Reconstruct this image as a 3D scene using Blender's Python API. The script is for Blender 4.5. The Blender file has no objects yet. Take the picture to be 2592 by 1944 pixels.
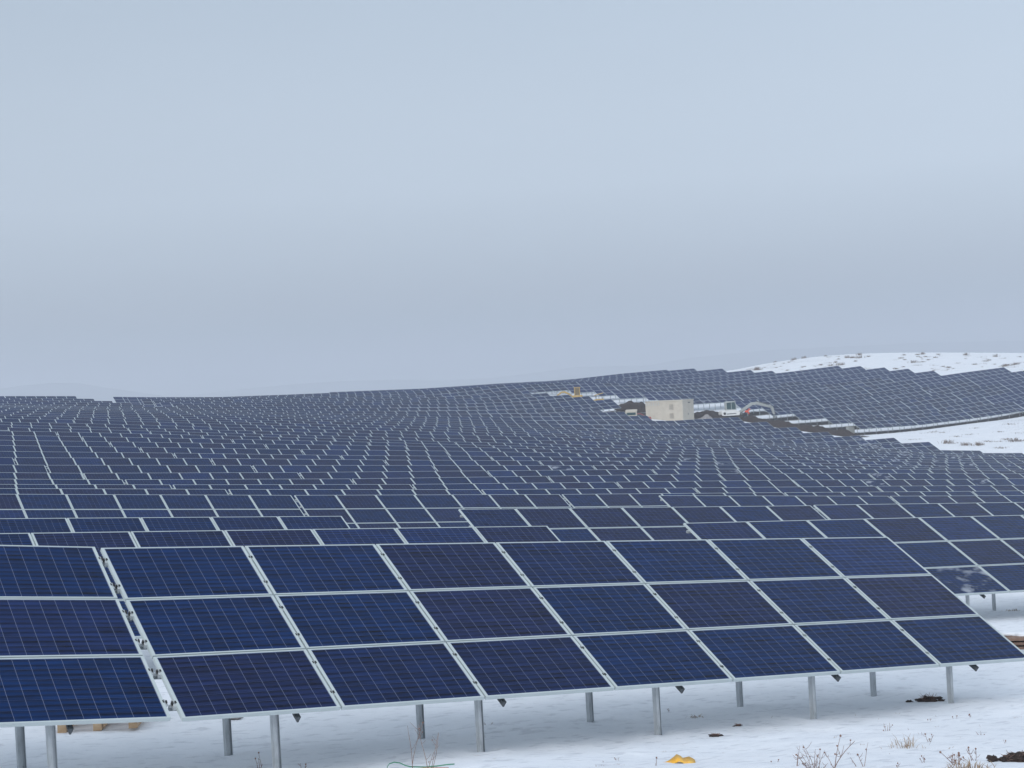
import bpy, math, random
from mathutils import Vector, Matrix, noise
R = random.Random(7)
sc = bpy.context.scene
COL = sc.collection
# ---------------------------------------------------------------- camera
# world axes: x runs along the panel rows, y away from the camera across the rows, z up; the camera is at the origin
MC = [[0.8505529916663314, -0.051713024123107576, 0.5233405884350043], [-0.5229087890928729, 0.02263660568563061, 0.8520880132782402], [-0.05591070252535755, -0.9984054022385276, -0.007787562137460515]]
FPX = 4164.94
cam = bpy.data.cameras.new("camera"); co = bpy.data.objects.new("camera", cam); COL.objects.link(co)
co.matrix_world = Matrix([[MC[r][0], -MC[r][1], -MC[r][2], 0] for r in range(3)] + [[0, 0, 0, 1]])
cam.sensor_width = 36; cam.lens = FPX / 2592 * 36; cam.clip_start = .1; cam.clip_end = 20000
sc.camera = co
# ---------------------------------------------------------------- sky, sun, exposure
SUN_EL, SUN_AZ = math.radians(28), math.radians(244)
w = bpy.data.worlds.new("World"); sc.world = w; w.use_nodes = True
nt = w.node_tree; nt.nodes.clear()
out = nt.nodes.new('ShaderNodeOutputWorld'); bg = nt.nodes.new('ShaderNodeBackground')
sky = nt.nodes.new('ShaderNodeTexSky'); sky.sky_type = 'NISHITA'; sky.sun_disc = False
sky.sun_elevation = SUN_EL; sky.sun_rotation = SUN_AZ; sky.dust_density = 4; sky.air_density = 1; sky.ozone_density = 2
tc = nt.nodes.new('ShaderNodeTexCoord'); sep = nt.nodes.new('ShaderNodeSeparateXYZ'); nt.links.new(tc.outputs['Generated'], sep.inputs[0])
ramp = nt.nodes.new('ShaderNodeValToRGB'); nt.links.new(sep.outputs['Z'], ramp.inputs[0])
e = ramp.color_ramp.elements
e[0].position = 0.0; e[0].color = (.355, .41, .475, 1)
e[1].position = 1.0; e[1].color = (.74, .84, .95, 1)
for p, c in ((.03, (.40, .485, .565, 1)), (.075, (.535, .625, .732, 1)), (.045, (.455, .53, .62, 1)), (.11, (.60, .70, .82, 1)), (.16, (.58, .68, .80, 1)), (.23, (.535, .64, .765, 1)), (.32, (.56, .66, .79, 1)), (.55, (.68, .78, .90, 1))):
    k = e.new(p); k.color = c
# a heavy overcast evens out the blue sky: most of the light is the cloud deck
scl = nt.nodes.new('ShaderNodeVectorMath'); scl.operation = 'SCALE'
# the cloud is a little thinner towards the right
dp = nt.nodes.new('ShaderNodeVectorMath'); dp.operation = 'DOT_PRODUCT'; dp.inputs[1].default_value = (.852 * 2.2, -.5235 * 2.2, 0); nt.links.new(tc.outputs['Generated'], dp.inputs[0])
ad = nt.nodes.new('ShaderNodeMath'); ad.operation = 'ADD'; ad.inputs[1].default_value = 10.0; nt.links.new(dp.outputs['Value'], ad.inputs[0]); nt.links.new(ad.outputs[0], scl.inputs['Scale'])
nt.links.new(ramp.outputs[0], scl.inputs[0])
mix = nt.nodes.new('ShaderNodeMix'); mix.data_type = 'RGBA'; mix.inputs[0].default_value = .93
nt.links.new(sky.outputs[0], mix.inputs[6]); nt.links.new(scl.outputs[0], mix.inputs[7])
cn = nt.nodes.new('ShaderNodeTexNoise'); cn.inputs['Scale'].default_value = 3.5; cn.inputs['Detail'].default_value = 3
cmap = nt.nodes.new('ShaderNodeMapping'); cmap.inputs['Scale'].default_value = (1, 1, 3.5); nt.links.new(tc.outputs['Generated'], cmap.inputs[0]); nt.links.new(cmap.outputs[0], cn.inputs[0])
cm = nt.nodes.new('ShaderNodeMapRange'); cm.inputs['To Min'].default_value = .965; cm.inputs['To Max'].default_value = 1.035; nt.links.new(cn.outputs[0], cm.inputs[0])
cs = nt.nodes.new('ShaderNodeVectorMath'); cs.operation = 'SCALE'; nt.links.new(mix.outputs[2], cs.inputs[0]); nt.links.new(cm.outputs[0], cs.inputs['Scale'])
nt.links.new(cs.outputs[0], bg.inputs[0]); bg.inputs[1].default_value = .1
nt.links.new(bg.outputs[0], out.inputs[0])
sun = bpy.data.lights.new("sun", 'SUN'); so = bpy.data.objects.new("sun", sun); COL.objects.link(so)
sun.energy = 1.75; sun.angle = math.radians(40); sun.color = (1, .97, .93)
d = Vector((-.90 * math.cos(SUN_EL), -.43 * math.cos(SUN_EL), math.sin(SUN_EL)))
so.rotation_euler = d.to_track_quat('Z', 'Y').to_euler()
sc.view_settings.view_transform = 'Standard'; sc.view_settings.look = 'None'
sc.view_settings.exposure = 0; sc.view_settings.gamma = 1
sc.cycles.max_bounces = 6; sc.cycles.volume_bounces = 2; sc.cycles.use_denoising = True
HAZE = .0007
# ---------------------------------------------------------------- data: tables and heights
TABLES = [(17.62,5.469,-1.668,17.092,-2.717,7,1),
(17.62,-6.18,-0.218,5.402,-1.649,7,1),
(27.0,5.576,-2.049,17.204,-3.044,7,2),
(27.0,20.525,-3.308,32.161,-4.205,7,2),
(36.0,5.465,-2.238,17.091,-3.253,7,3),
(36.0,20.338,-3.385,31.968,-4.347,7,3),
(36.0,32.088,-4.342,43.721,-5.274,7,3),
(36.0,43.841,-5.285,48.81,-5.743,3,3),
(49.6,36.623,-4.941,48.247,-5.981,7,3),
(49.6,48.367,-5.99,59.996,-6.969,7,3),
(56.0,12.96,-3.047,24.582,-4.103,7,4),
(56.0,24.72,-4.116,36.349,-5.094,7,4),
(56.0,36.48,-5.104,48.113,-6.037,7,4),
(56.0,48.24,-6.047,59.872,-6.991,7,4),
(56.0,60.0,-7.002,71.634,-7.919,7,4),
(62.45,12.96,-3.054,24.584,-4.088,7,5),
(62.45,24.72,-4.101,36.347,-5.106,7,5),
(62.45,36.48,-5.117,48.115,-6.026,7,5),
(62.45,48.24,-6.036,59.875,-6.944,7,5),
(62.45,60.0,-6.954,71.634,-7.873,7,5),
(68.9,12.96,-3.092,24.587,-4.097,7,6),
(68.9,24.72,-4.108,36.351,-5.064,7,6),
(68.9,36.48,-5.074,48.118,-5.935,7,6),
(68.9,48.24,-5.944,59.879,-6.799,7,6),
(68.9,60.0,-6.808,71.634,-7.727,7,6),
(68.9,71.76,-7.737,83.397,-8.617,7,6),
(75.35,12.96,-3.036,24.586,-4.046,7,7),
(75.35,24.72,-4.057,36.354,-4.973,7,7),
(75.35,36.48,-4.982,48.122,-5.793,7,7),
(75.35,48.24,-5.801,59.883,-6.601,7,7),
(75.35,60.0,-6.61,71.634,-7.529,7,7),
(75.35,71.76,-7.539,83.392,-8.475,7,7),
(75.35,83.52,-8.486,95.148,-9.479,7,7),
(81.8,12.96,-2.871,24.585,-3.898,7,8),
(81.8,24.72,-3.909,36.356,-4.801,7,8),
(81.8,36.48,-4.81,48.12,-5.645,7,8),
(81.8,48.24,-5.654,59.88,-6.487,7,8),
(81.8,60.0,-6.496,71.636,-7.38,7,8),
(81.8,71.76,-7.39,83.39,-8.352,7,8),
(81.8,83.52,-8.364,95.141,-9.436,7,8),
(88.25,12.96,-2.624,24.588,-3.619,7,9),
(88.25,24.72,-3.63,36.354,-4.541,7,9),
(88.25,36.48,-4.55,48.114,-5.46,7,9),
(88.25,48.24,-5.47,59.875,-6.38,7,9),
(88.25,60.0,-6.389,71.637,-7.264,7,9),
(88.25,71.76,-7.274,83.388,-8.267,7,9),
(88.25,83.52,-8.279,95.138,-9.382,7,9),
(88.25,95.28,-9.395,106.913,-10.326,7,9),
(94.7,12.96,-2.338,24.589,-3.315,7,10),
(94.7,24.72,-3.326,36.354,-4.242,7,10),
(94.7,36.48,-4.253,48.109,-5.234,7,10),
(94.7,48.24,-5.245,59.872,-6.181,7,10),
(94.7,60.0,-6.192,71.632,-7.127,7,10),
(94.7,71.76,-7.137,83.388,-8.131,7,10),
(94.7,83.52,-8.143,95.137,-9.253,7,10),
(94.7,95.28,-9.266,106.911,-10.22,7,10),
(94.7,107.04,-10.229,118.678,-11.094,7,10),
(101.15,24.72,-3.033,36.349,-4.005,7,11),
(101.15,36.48,-4.016,48.106,-5.029,7,11),
(101.15,48.24,-5.04,59.872,-5.979,7,11),
(101.15,60.0,-5.99,71.631,-6.939,7,11),
(101.15,71.76,-6.949,83.39,-7.914,7,11),
(101.15,83.52,-7.925,95.141,-8.996,7,11),
(101.15,95.28,-9.01,106.904,-10.043,7,11),
(101.15,107.04,-10.055,118.67,-11.02,7,11),
(107.6,24.72,-2.715,36.348,-3.698,7,12),
(107.6,36.48,-3.71,48.108,-4.697,7,12),
(107.6,48.24,-4.708,59.87,-5.672,7,12),
(107.6,60.0,-5.683,71.626,-6.691,7,12),
(107.6,71.76,-6.702,83.389,-7.681,7,12),
(107.6,83.52,-7.693,95.141,-8.762,7,12),
(107.6,95.28,-8.776,106.898,-9.874,7,12),
(107.6,107.04,-9.887,118.664,-10.917,7,12),
(107.6,118.8,-10.928,130.439,-11.777,7,12),
(114.05,24.72,-2.392,36.349,-3.37,7,13),
(114.05,36.48,-3.382,48.108,-4.37,7,13),
(114.05,48.24,-4.381,59.869,-5.359,7,13),
(114.05,60.0,-5.371,71.622,-6.426,7,13),
(114.05,71.76,-6.439,83.383,-7.481,7,13),
(114.05,83.52,-7.492,95.143,-8.54,7,13),
(114.05,95.28,-8.553,106.897,-9.663,7,13),
(114.05,107.04,-9.677,118.661,-10.749,7,13),
(114.05,118.8,-10.761,130.435,-11.669,7,13),
(120.5,24.72,-2.075,36.35,-3.035,7,14),
(120.5,36.48,-3.046,48.107,-4.047,7,14),
(120.5,48.24,-4.059,59.864,-5.097,7,14),
(120.5,60.0,-5.109,71.618,-6.211,7,14),
(120.5,71.76,-6.225,83.383,-7.27,7,14),
(120.5,83.52,-7.282,95.146,-8.298,7,14),
(120.5,95.28,-8.31,106.899,-9.399,7,14),
(120.5,107.04,-9.412,118.66,-10.486,7,14),
(120.5,118.8,-10.499,130.425,-11.52,7,14),
(120.5,130.56,-11.532,142.192,-12.472,7,14),
(126.95,24.72,-1.764,36.353,-2.697,7,15),
(126.95,36.48,-2.708,48.102,-3.759,7,15),
(126.95,48.24,-3.772,59.861,-4.844,7,15),
(126.95,60.0,-4.857,71.618,-5.956,7,15),
(126.95,71.76,-5.97,83.384,-7.008,7,15),
(126.95,83.52,-7.02,95.147,-8.016,7,15),
(126.95,95.28,-8.028,106.899,-9.119,7,15),
(126.95,107.04,-9.132,118.658,-10.237,7,15),
(126.95,118.8,-10.25,130.417,-11.359,7,15),
(126.95,130.56,-11.373,142.182,-12.426,7,15),
(126.95,142.32,-12.437,153.977,-12.997,7,15),
(133.4,139.885,-12.094,151.525,-12.929,7,16),
(133.4,128.172,-10.935,139.785,-12.085,7,16),
(133.4,116.458,-9.783,128.072,-10.925,7,16),
(133.4,104.746,-8.625,116.359,-9.774,7,16),
(133.4,93.03,-7.497,104.646,-8.616,7,16),
(133.4,81.302,-6.496,92.93,-7.488,7,16),
(133.4,69.578,-5.455,81.203,-6.487,7,16),
(133.4,57.856,-4.398,69.479,-5.446,7,16),
(133.4,46.137,-3.306,57.756,-4.389,7,16),
(133.4,34.416,-2.233,46.037,-3.296,7,16),
(140.2,140.273,-11.812,151.905,-12.759,7,17),
(140.2,128.555,-10.713,140.174,-11.803,7,17),
(140.2,116.841,-9.565,128.455,-10.703,7,17),
(140.2,105.133,-8.358,116.742,-9.555,7,17),
(140.2,93.423,-7.17,105.034,-8.348,7,17),
(140.2,81.7,-6.124,93.324,-7.16,7,17),
(140.2,69.971,-5.137,81.6,-6.116,7,17),
(140.2,58.245,-4.116,69.872,-5.128,7,17),
(140.2,46.522,-3.068,58.146,-4.108,7,17),
(140.2,34.8,-2.005,46.423,-3.057,7,17),
(147.0,138.746,-11.306,150.412,-11.643,7,18),
(147.0,127.011,-10.346,138.642,-11.299,7,18),
(147.0,115.302,-9.146,126.912,-10.336,7,18),
(147.0,103.6,-7.886,115.203,-9.136,7,18),
(147.0,91.892,-6.685,103.501,-7.875,7,18),
(147.0,80.168,-5.641,91.792,-6.676,7,18),
(147.0,68.439,-4.654,80.068,-5.633,7,18),
(147.0,56.713,-3.641,68.34,-4.645,7,18),
(147.0,44.992,-2.574,56.613,-3.633,7,18),
(147.0,33.261,-1.61,44.892,-2.565,7,18),
(153.8,139.547,-11.118,151.217,-11.217,7,19),
(153.8,127.808,-10.261,139.447,-11.116,7,19),
(153.8,116.112,-8.95,127.709,-10.251,7,19),
(153.8,104.415,-7.641,116.013,-8.939,7,19),
(153.8,92.707,-6.435,104.316,-7.63,7,19),
(153.8,80.985,-5.379,92.608,-6.425,7,19),
(153.8,69.257,-4.386,80.885,-5.371,7,19),
(153.8,57.534,-3.333,69.157,-4.377,7,19),
(153.8,45.815,-2.239,57.434,-3.324,7,19),
(153.8,34.08,-1.328,45.715,-2.231,7,19),
(160.6,140.017,-10.768,151.685,-10.993,7,20),
(160.6,128.273,-9.958,139.915,-10.764,7,20),
(160.6,116.576,-8.648,128.174,-9.948,7,20),
(160.6,104.882,-7.314,116.477,-8.636,7,20),
(160.6,93.173,-6.118,104.783,-7.303,7,20),
(160.6,81.449,-5.075,93.074,-6.109,7,20),
(160.6,69.721,-4.092,81.35,-5.067,7,20),
(160.6,57.997,-3.044,69.621,-4.083,7,20),
(160.6,46.276,-1.977,57.898,-3.035,7,20),
(160.6,34.544,-1.022,46.176,-1.969,7,20),
(167.4,140.734,-10.261,152.4,-10.568,7,21),
(167.4,128.985,-9.488,140.63,-10.257,7,21),
(167.4,117.277,-8.285,128.886,-9.479,7,21),
(167.4,105.58,-6.981,117.178,-8.274,7,21),
(167.4,93.868,-5.813,105.481,-6.97,7,21),
(167.4,82.145,-4.765,93.768,-5.803,7,21),
(167.4,70.414,-3.805,82.045,-4.757,7,21),
(167.4,58.686,-2.804,70.314,-3.797,7,21),
(167.4,46.96,-1.789,58.587,-2.795,7,21),
(167.4,35.234,-0.774,46.861,-1.78,7,21),
(174.2,141.15,-9.636,152.816,-9.952,7,22),
(174.2,129.399,-8.903,141.046,-9.632,7,22),
(174.2,117.679,-7.816,129.299,-8.895,7,22),
(174.2,105.966,-6.658,117.58,-7.806,7,22),
(174.2,94.252,-5.512,105.867,-6.648,7,22),
(174.2,82.528,-4.476,94.153,-5.503,7,22),
(174.2,70.798,-3.504,82.428,-4.468,7,22),
(174.2,59.068,-2.529,70.698,-3.496,7,22),
(174.2,47.338,-1.564,58.969,-2.521,7,22),
(174.2,35.615,-0.516,47.238,-1.555,7,22),
(181.0,141.713,-8.992,153.381,-9.225,7,23),
(181.0,129.961,-8.301,141.611,-8.988,7,23),
(181.0,118.232,-7.321,129.862,-8.294,7,23),
(181.0,106.506,-6.301,118.132,-7.312,7,23),
(181.0,94.784,-5.237,106.407,-6.292,7,23),
(181.0,83.058,-4.226,94.685,-5.229,7,23),
(181.0,71.329,-3.246,82.958,-4.218,7,23),
(181.0,59.6,-2.263,71.229,-3.238,7,23),
(181.0,47.867,-1.331,59.5,-2.255,7,23),
(181.0,36.145,-0.267,47.767,-1.322,7,23),
(188.1,142.314,-8.335,153.982,-8.555,7,24),
(188.1,130.561,-7.667,142.212,-8.331,7,24),
(188.1,118.82,-6.837,130.461,-7.66,7,24),
(188.1,107.085,-5.932,118.72,-6.829,7,24),
(188.1,95.355,-4.956,106.985,-5.924,7,24),
(188.1,83.625,-3.983,95.256,-4.947,7,24),
(188.1,71.895,-3.014,83.526,-3.975,7,24),
(188.1,60.166,-2.037,71.796,-3.005,7,24),
(188.1,48.436,-1.069,60.066,-2.029,7,24),
(188.1,36.714,-0.006,48.336,-1.061,7,24),
(195.2,131.128,-7.052,142.784,-7.622,7,25),
(195.2,119.377,-6.371,131.028,-7.047,7,25),
(195.2,107.634,-5.578,119.277,-6.365,7,25),
(195.2,95.898,-4.682,107.534,-5.571,7,25),
(195.2,84.165,-3.749,95.798,-4.674,7,25),
(195.2,72.433,-2.805,84.065,-3.741,7,25),
(195.2,60.703,-1.836,72.333,-2.797,7,25),
(195.2,48.976,-0.832,60.603,-1.827,7,25),
(202.3,132.031,-6.551,143.69,-7.049,7,26),
(202.3,120.266,-5.931,131.92,-6.545,7,26),
(202.3,108.517,-5.227,120.166,-5.925,7,26),
(202.3,96.776,-4.411,108.418,-5.221,7,26),
(202.3,85.038,-3.536,96.676,-4.404,7,26),
(202.3,73.303,-2.634,84.938,-3.528,7,26),
(202.3,61.571,-1.681,73.203,-2.626,7,26),
(202.3,49.846,-0.659,61.472,-1.672,7,26),
(209.4,132.305,-6.014,143.969,-6.397,7,27),
(209.4,120.544,-5.43,132.199,-6.01,7,27),
(209.4,108.792,-4.775,120.444,-5.425,7,27),
(209.4,97.044,-4.047,108.692,-4.769,7,27),
(209.4,85.301,-3.258,96.944,-4.041,7,27),
(209.4,73.561,-2.414,85.201,-3.251,7,27),
(209.4,61.827,-1.487,73.461,-2.407,7,27),
(209.4,50.103,-0.457,61.728,-1.479,7,27),
(216.5,139.774,-5.591,151.441,-5.348,7,28),
(216.5,128.007,-5.239,139.671,-5.59,7,28),
(216.5,116.246,-4.652,127.901,-5.235,7,28),
(216.5,104.492,-4.042,116.146,-4.646,7,28),
(216.5,92.739,-3.397,104.392,-4.037,7,28),
(216.5,80.992,-2.672,92.639,-3.391,7,28),
(216.5,69.25,-1.858,80.892,-2.665,7,28),
(216.5,57.518,-0.911,69.15,-1.851,7,28),
(216.5,45.796,0.156,57.418,-0.902,7,28),
(223.6,140.314,-4.995,151.982,-4.776,7,29),
(223.6,128.545,-4.717,140.212,-4.995,7,29),
(223.6,116.785,-4.149,128.442,-4.713,7,29),
(223.6,105.027,-3.617,116.685,-4.144,7,29),
(223.6,93.27,-3.061,104.927,-3.612,7,29),
(223.6,81.519,-2.406,93.171,-3.056,7,29),
(223.6,69.773,-1.653,81.419,-2.4,7,29),
(223.6,58.038,-0.739,69.673,-1.646,7,29),
(223.6,46.317,0.327,57.939,-0.73,7,29),
(230.7,141.11,-4.577,152.779,-4.462,7,30),
(230.7,129.343,-4.288,141.009,-4.576,7,30),
(230.7,117.582,-3.743,129.239,-4.284,7,30),
(230.7,105.822,-3.253,117.482,-3.738,7,30),
(230.7,94.052,-2.749,105.712,-3.248,7,30),
(230.7,83.955,-2.232,93.942,-2.744,6,30),
(237.8,141.361,-4.219,153.03,-4.095,7,31),
(237.8,129.595,-3.908,141.26,-4.218,7,31),
(237.8,117.831,-3.405,129.49,-3.904,7,31),
(237.8,106.071,-2.915,117.731,-3.4,7,31),
(237.8,94.301,-2.431,105.961,-2.911,7,31),
(237.8,85.871,-2.021,94.191,-2.426,5,31),
(244.9,142.0,-3.817,153.667,-3.572,7,32),
(244.9,130.23,-3.562,141.897,-3.817,7,32),
(244.9,118.466,-3.097,130.127,-3.558,7,32),
(244.9,106.697,-2.613,118.357,-3.093,7,32),
(244.9,94.927,-2.139,106.587,-2.609,7,32),
(244.9,86.496,-1.74,94.817,-2.135,5,32),
(252.0,203.995,-3.273,215.656,-2.819,7,33),
(252.0,192.217,-3.363,203.886,-3.276,7,33),
(252.0,180.451,-3.039,192.116,-3.362,7,33),
(252.0,168.685,-2.582,180.346,-3.035,7,33),
(252.0,156.907,-2.621,168.576,-2.578,7,33),
(252.0,145.156,-3.295,156.807,-2.628,7,33),
(252.0,133.386,-3.304,145.056,-3.298,7,33),
(252.0,121.623,-2.893,133.286,-3.301,7,33),
(252.0,109.855,-2.416,121.516,-2.889,7,33),
(252.0,98.085,-1.94,109.746,-2.412,7,33),
(252.0,87.986,-1.489,97.976,-1.935,6,33),
(259.1,204.387,-2.836,216.051,-2.461,7,34),
(259.1,192.611,-2.979,204.281,-2.839,7,34),
(259.1,180.844,-2.708,192.511,-2.978,7,34),
(259.1,169.076,-2.338,180.741,-2.704,7,34),
(259.1,157.301,-2.363,168.971,-2.336,7,34),
(259.1,145.541,-2.859,157.201,-2.366,7,34),
(259.1,133.761,-2.995,145.431,-2.863,7,34),
(259.1,121.998,-2.582,133.661,-2.993,7,34),
(259.1,110.23,-2.12,121.891,-2.578,7,34),
(259.1,98.461,-1.613,110.121,-2.116,7,34),
(259.1,88.373,-1.133,98.361,-1.609,6,34),
(266.2,202.789,-2.279,214.452,-1.881,7,35),
(266.2,191.015,-2.545,202.682,-2.283,7,35),
(266.2,179.243,-2.445,190.912,-2.546,7,35),
(266.2,167.474,-2.228,179.142,-2.443,7,35),
(266.2,155.703,-2.307,167.372,-2.227,7,35),
(266.2,143.936,-2.595,155.602,-2.309,7,35),
(266.2,132.163,-2.556,143.832,-2.597,7,35),
(266.2,120.398,-2.195,132.062,-2.554,7,35),
(266.2,108.629,-1.807,120.292,-2.192,7,35),
(266.2,96.866,-1.234,108.522,-1.803,7,35),
(266.2,88.45,-0.748,96.766,-1.229,5,35),
(273.3,201.006,-1.858,212.672,-1.558,7,36),
(273.3,189.24,-2.29,200.902,-1.863,7,36),
(273.3,177.462,-2.361,189.132,-2.293,7,36),
(273.3,165.693,-2.245,177.362,-2.36,7,36),
(273.3,153.922,-2.312,165.592,-2.245,7,36),
(273.3,142.152,-2.349,153.822,-2.313,7,36),
(273.3,130.384,-2.132,142.052,-2.349,7,36),
(273.3,118.614,-1.911,130.282,-2.13,7,36),
(273.3,106.845,-1.636,118.512,-1.908,7,36),
(273.3,95.09,-0.991,106.742,-1.631,7,36),
(273.3,88.344,-0.556,94.99,-0.985,4,36),
(280.4,199.276,-1.789,210.944,-1.542,7,37),
(280.4,187.515,-2.306,199.174,-1.794,7,37),
(280.4,175.746,-2.449,187.415,-2.31,7,37),
(280.4,163.975,-2.377,175.645,-2.448,7,37),
(280.4,152.205,-2.391,163.875,-2.377,7,37),
(280.4,140.437,-2.176,152.105,-2.391,7,37),
(280.4,132.007,-2.021,140.335,-2.174,5,37),
(223.6,212.776,-4.228,224.433,-3.687,7,129),
(223.6,201.015,-4.698,212.676,-4.232,7,129),
(223.6,189.239,-4.958,200.906,-4.702,7,129),
(223.6,177.468,-5.202,189.136,-4.959,7,129),
(223.6,165.702,-4.832,177.366,-5.204,7,129),
(223.6,162.281,-4.649,165.596,-4.825,2,129),
(230.7,213.636,-3.798,225.293,-3.256,7,130),
(230.7,201.874,-4.235,213.536,-3.802,7,130),
(230.7,190.099,-4.499,201.766,-4.238,7,130),
(230.7,178.327,-4.654,189.996,-4.501,7,130),
(230.7,166.559,-4.362,178.226,-4.654,7,130),
(230.7,161.466,-4.279,166.456,-4.359,3,130),
(237.8,214.25,-3.431,225.903,-2.8,7,131),
(237.8,202.488,-3.88,214.15,-3.436,7,131),
(237.8,190.711,-4.088,202.38,-3.883,7,131),
(237.8,178.94,-4.032,190.61,-4.089,7,131),
(237.8,167.173,-3.741,178.84,-4.03,7,131),
(237.8,162.08,-3.731,167.07,-3.74,3,131),
(244.9,215.03,-3.113,226.686,-2.541,7,132),
(244.9,203.269,-3.574,214.93,-3.117,7,132),
(244.9,191.491,-3.712,203.16,-3.577,7,132),
(244.9,179.722,-3.476,191.39,-3.712,7,132),
(244.9,167.957,-3.065,179.62,-3.472,7,132),
(244.9,161.19,-3.028,167.85,-3.062,4,132),
(216.5,211.964,-4.768,223.621,-4.231,7,128),
(216.5,200.207,-5.332,211.864,-4.773,7,128),
(216.5,188.44,-5.605,200.107,-5.336,7,128),
(216.5,176.668,-5.745,188.337,-5.606,7,128),
(216.5,164.898,-5.612,176.567,-5.746,7,128),
(216.5,159.814,-5.354,164.797,-5.606,3,128),
(209.4,222.597,-4.833,234.256,-4.323,7,127),
(209.4,210.846,-5.503,222.497,-4.837,7,127),
(209.4,199.096,-6.192,210.746,-5.509,7,127),
(209.4,187.333,-6.578,198.996,-6.196,7,127),
(209.4,175.56,-6.878,187.226,-6.58,7,127),
(209.4,170.467,-6.958,175.456,-6.881,3,127),
(202.3,170.357,-7.852,182.027,-7.768,7,126),
(202.3,182.127,-7.765,193.791,-7.401,7,126),
(202.3,193.891,-7.397,205.543,-6.74,7,126),
(202.3,205.643,-6.733,217.28,-5.855,7,126),
(202.3,217.38,-5.848,229.027,-5.118,7,126),
(202.3,229.127,-5.113,240.785,-4.593,7,126),
(195.2,170.159,-8.616,181.829,-8.572,7,125),
(195.2,181.929,-8.571,193.597,-8.37,7,125),
(195.2,193.697,-8.366,205.349,-7.705,7,125),
(195.2,205.449,-7.698,217.078,-6.722,7,125),
(195.2,217.178,-6.714,228.815,-5.833,7,125),
(188.1,170.072,-9.185,181.74,-9.411,7,124),
(188.1,181.84,-9.411,193.509,-9.224,7,124),
(188.1,193.609,-9.221,205.261,-8.585,7,124),
(188.1,205.361,-8.578,216.985,-7.534,7,124),
(181.0,168.877,-9.857,180.546,-10.047,7,123),
(181.0,180.646,-10.047,192.313,-9.778,7,123),
(181.0,192.413,-9.775,204.073,-9.298,7,123),
(181.0,204.173,-9.291,215.797,-8.263,7,123),
(272.0,69.985,0.566,81.637,-0.086,7,200),
(272.0,58.225,1.052,69.885,0.571,7,200),
(261.0,69.575,0.073,81.221,-0.672,7,200),
(261.0,57.831,0.86,69.475,0.08,7,200),
(251.0,69.347,-0.376,80.99,-1.157,7,200),
(251.0,57.608,0.485,69.247,-0.369,7,200),
(241.0,69.043,-0.773,80.685,-1.585,7,200),
(241.0,57.305,0.086,68.943,-0.766,7,200),
(232.0,69.437,-1.282,81.084,-2.01,7,200),
(232.0,57.701,-0.392,69.337,-1.276,7,200)]
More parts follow.
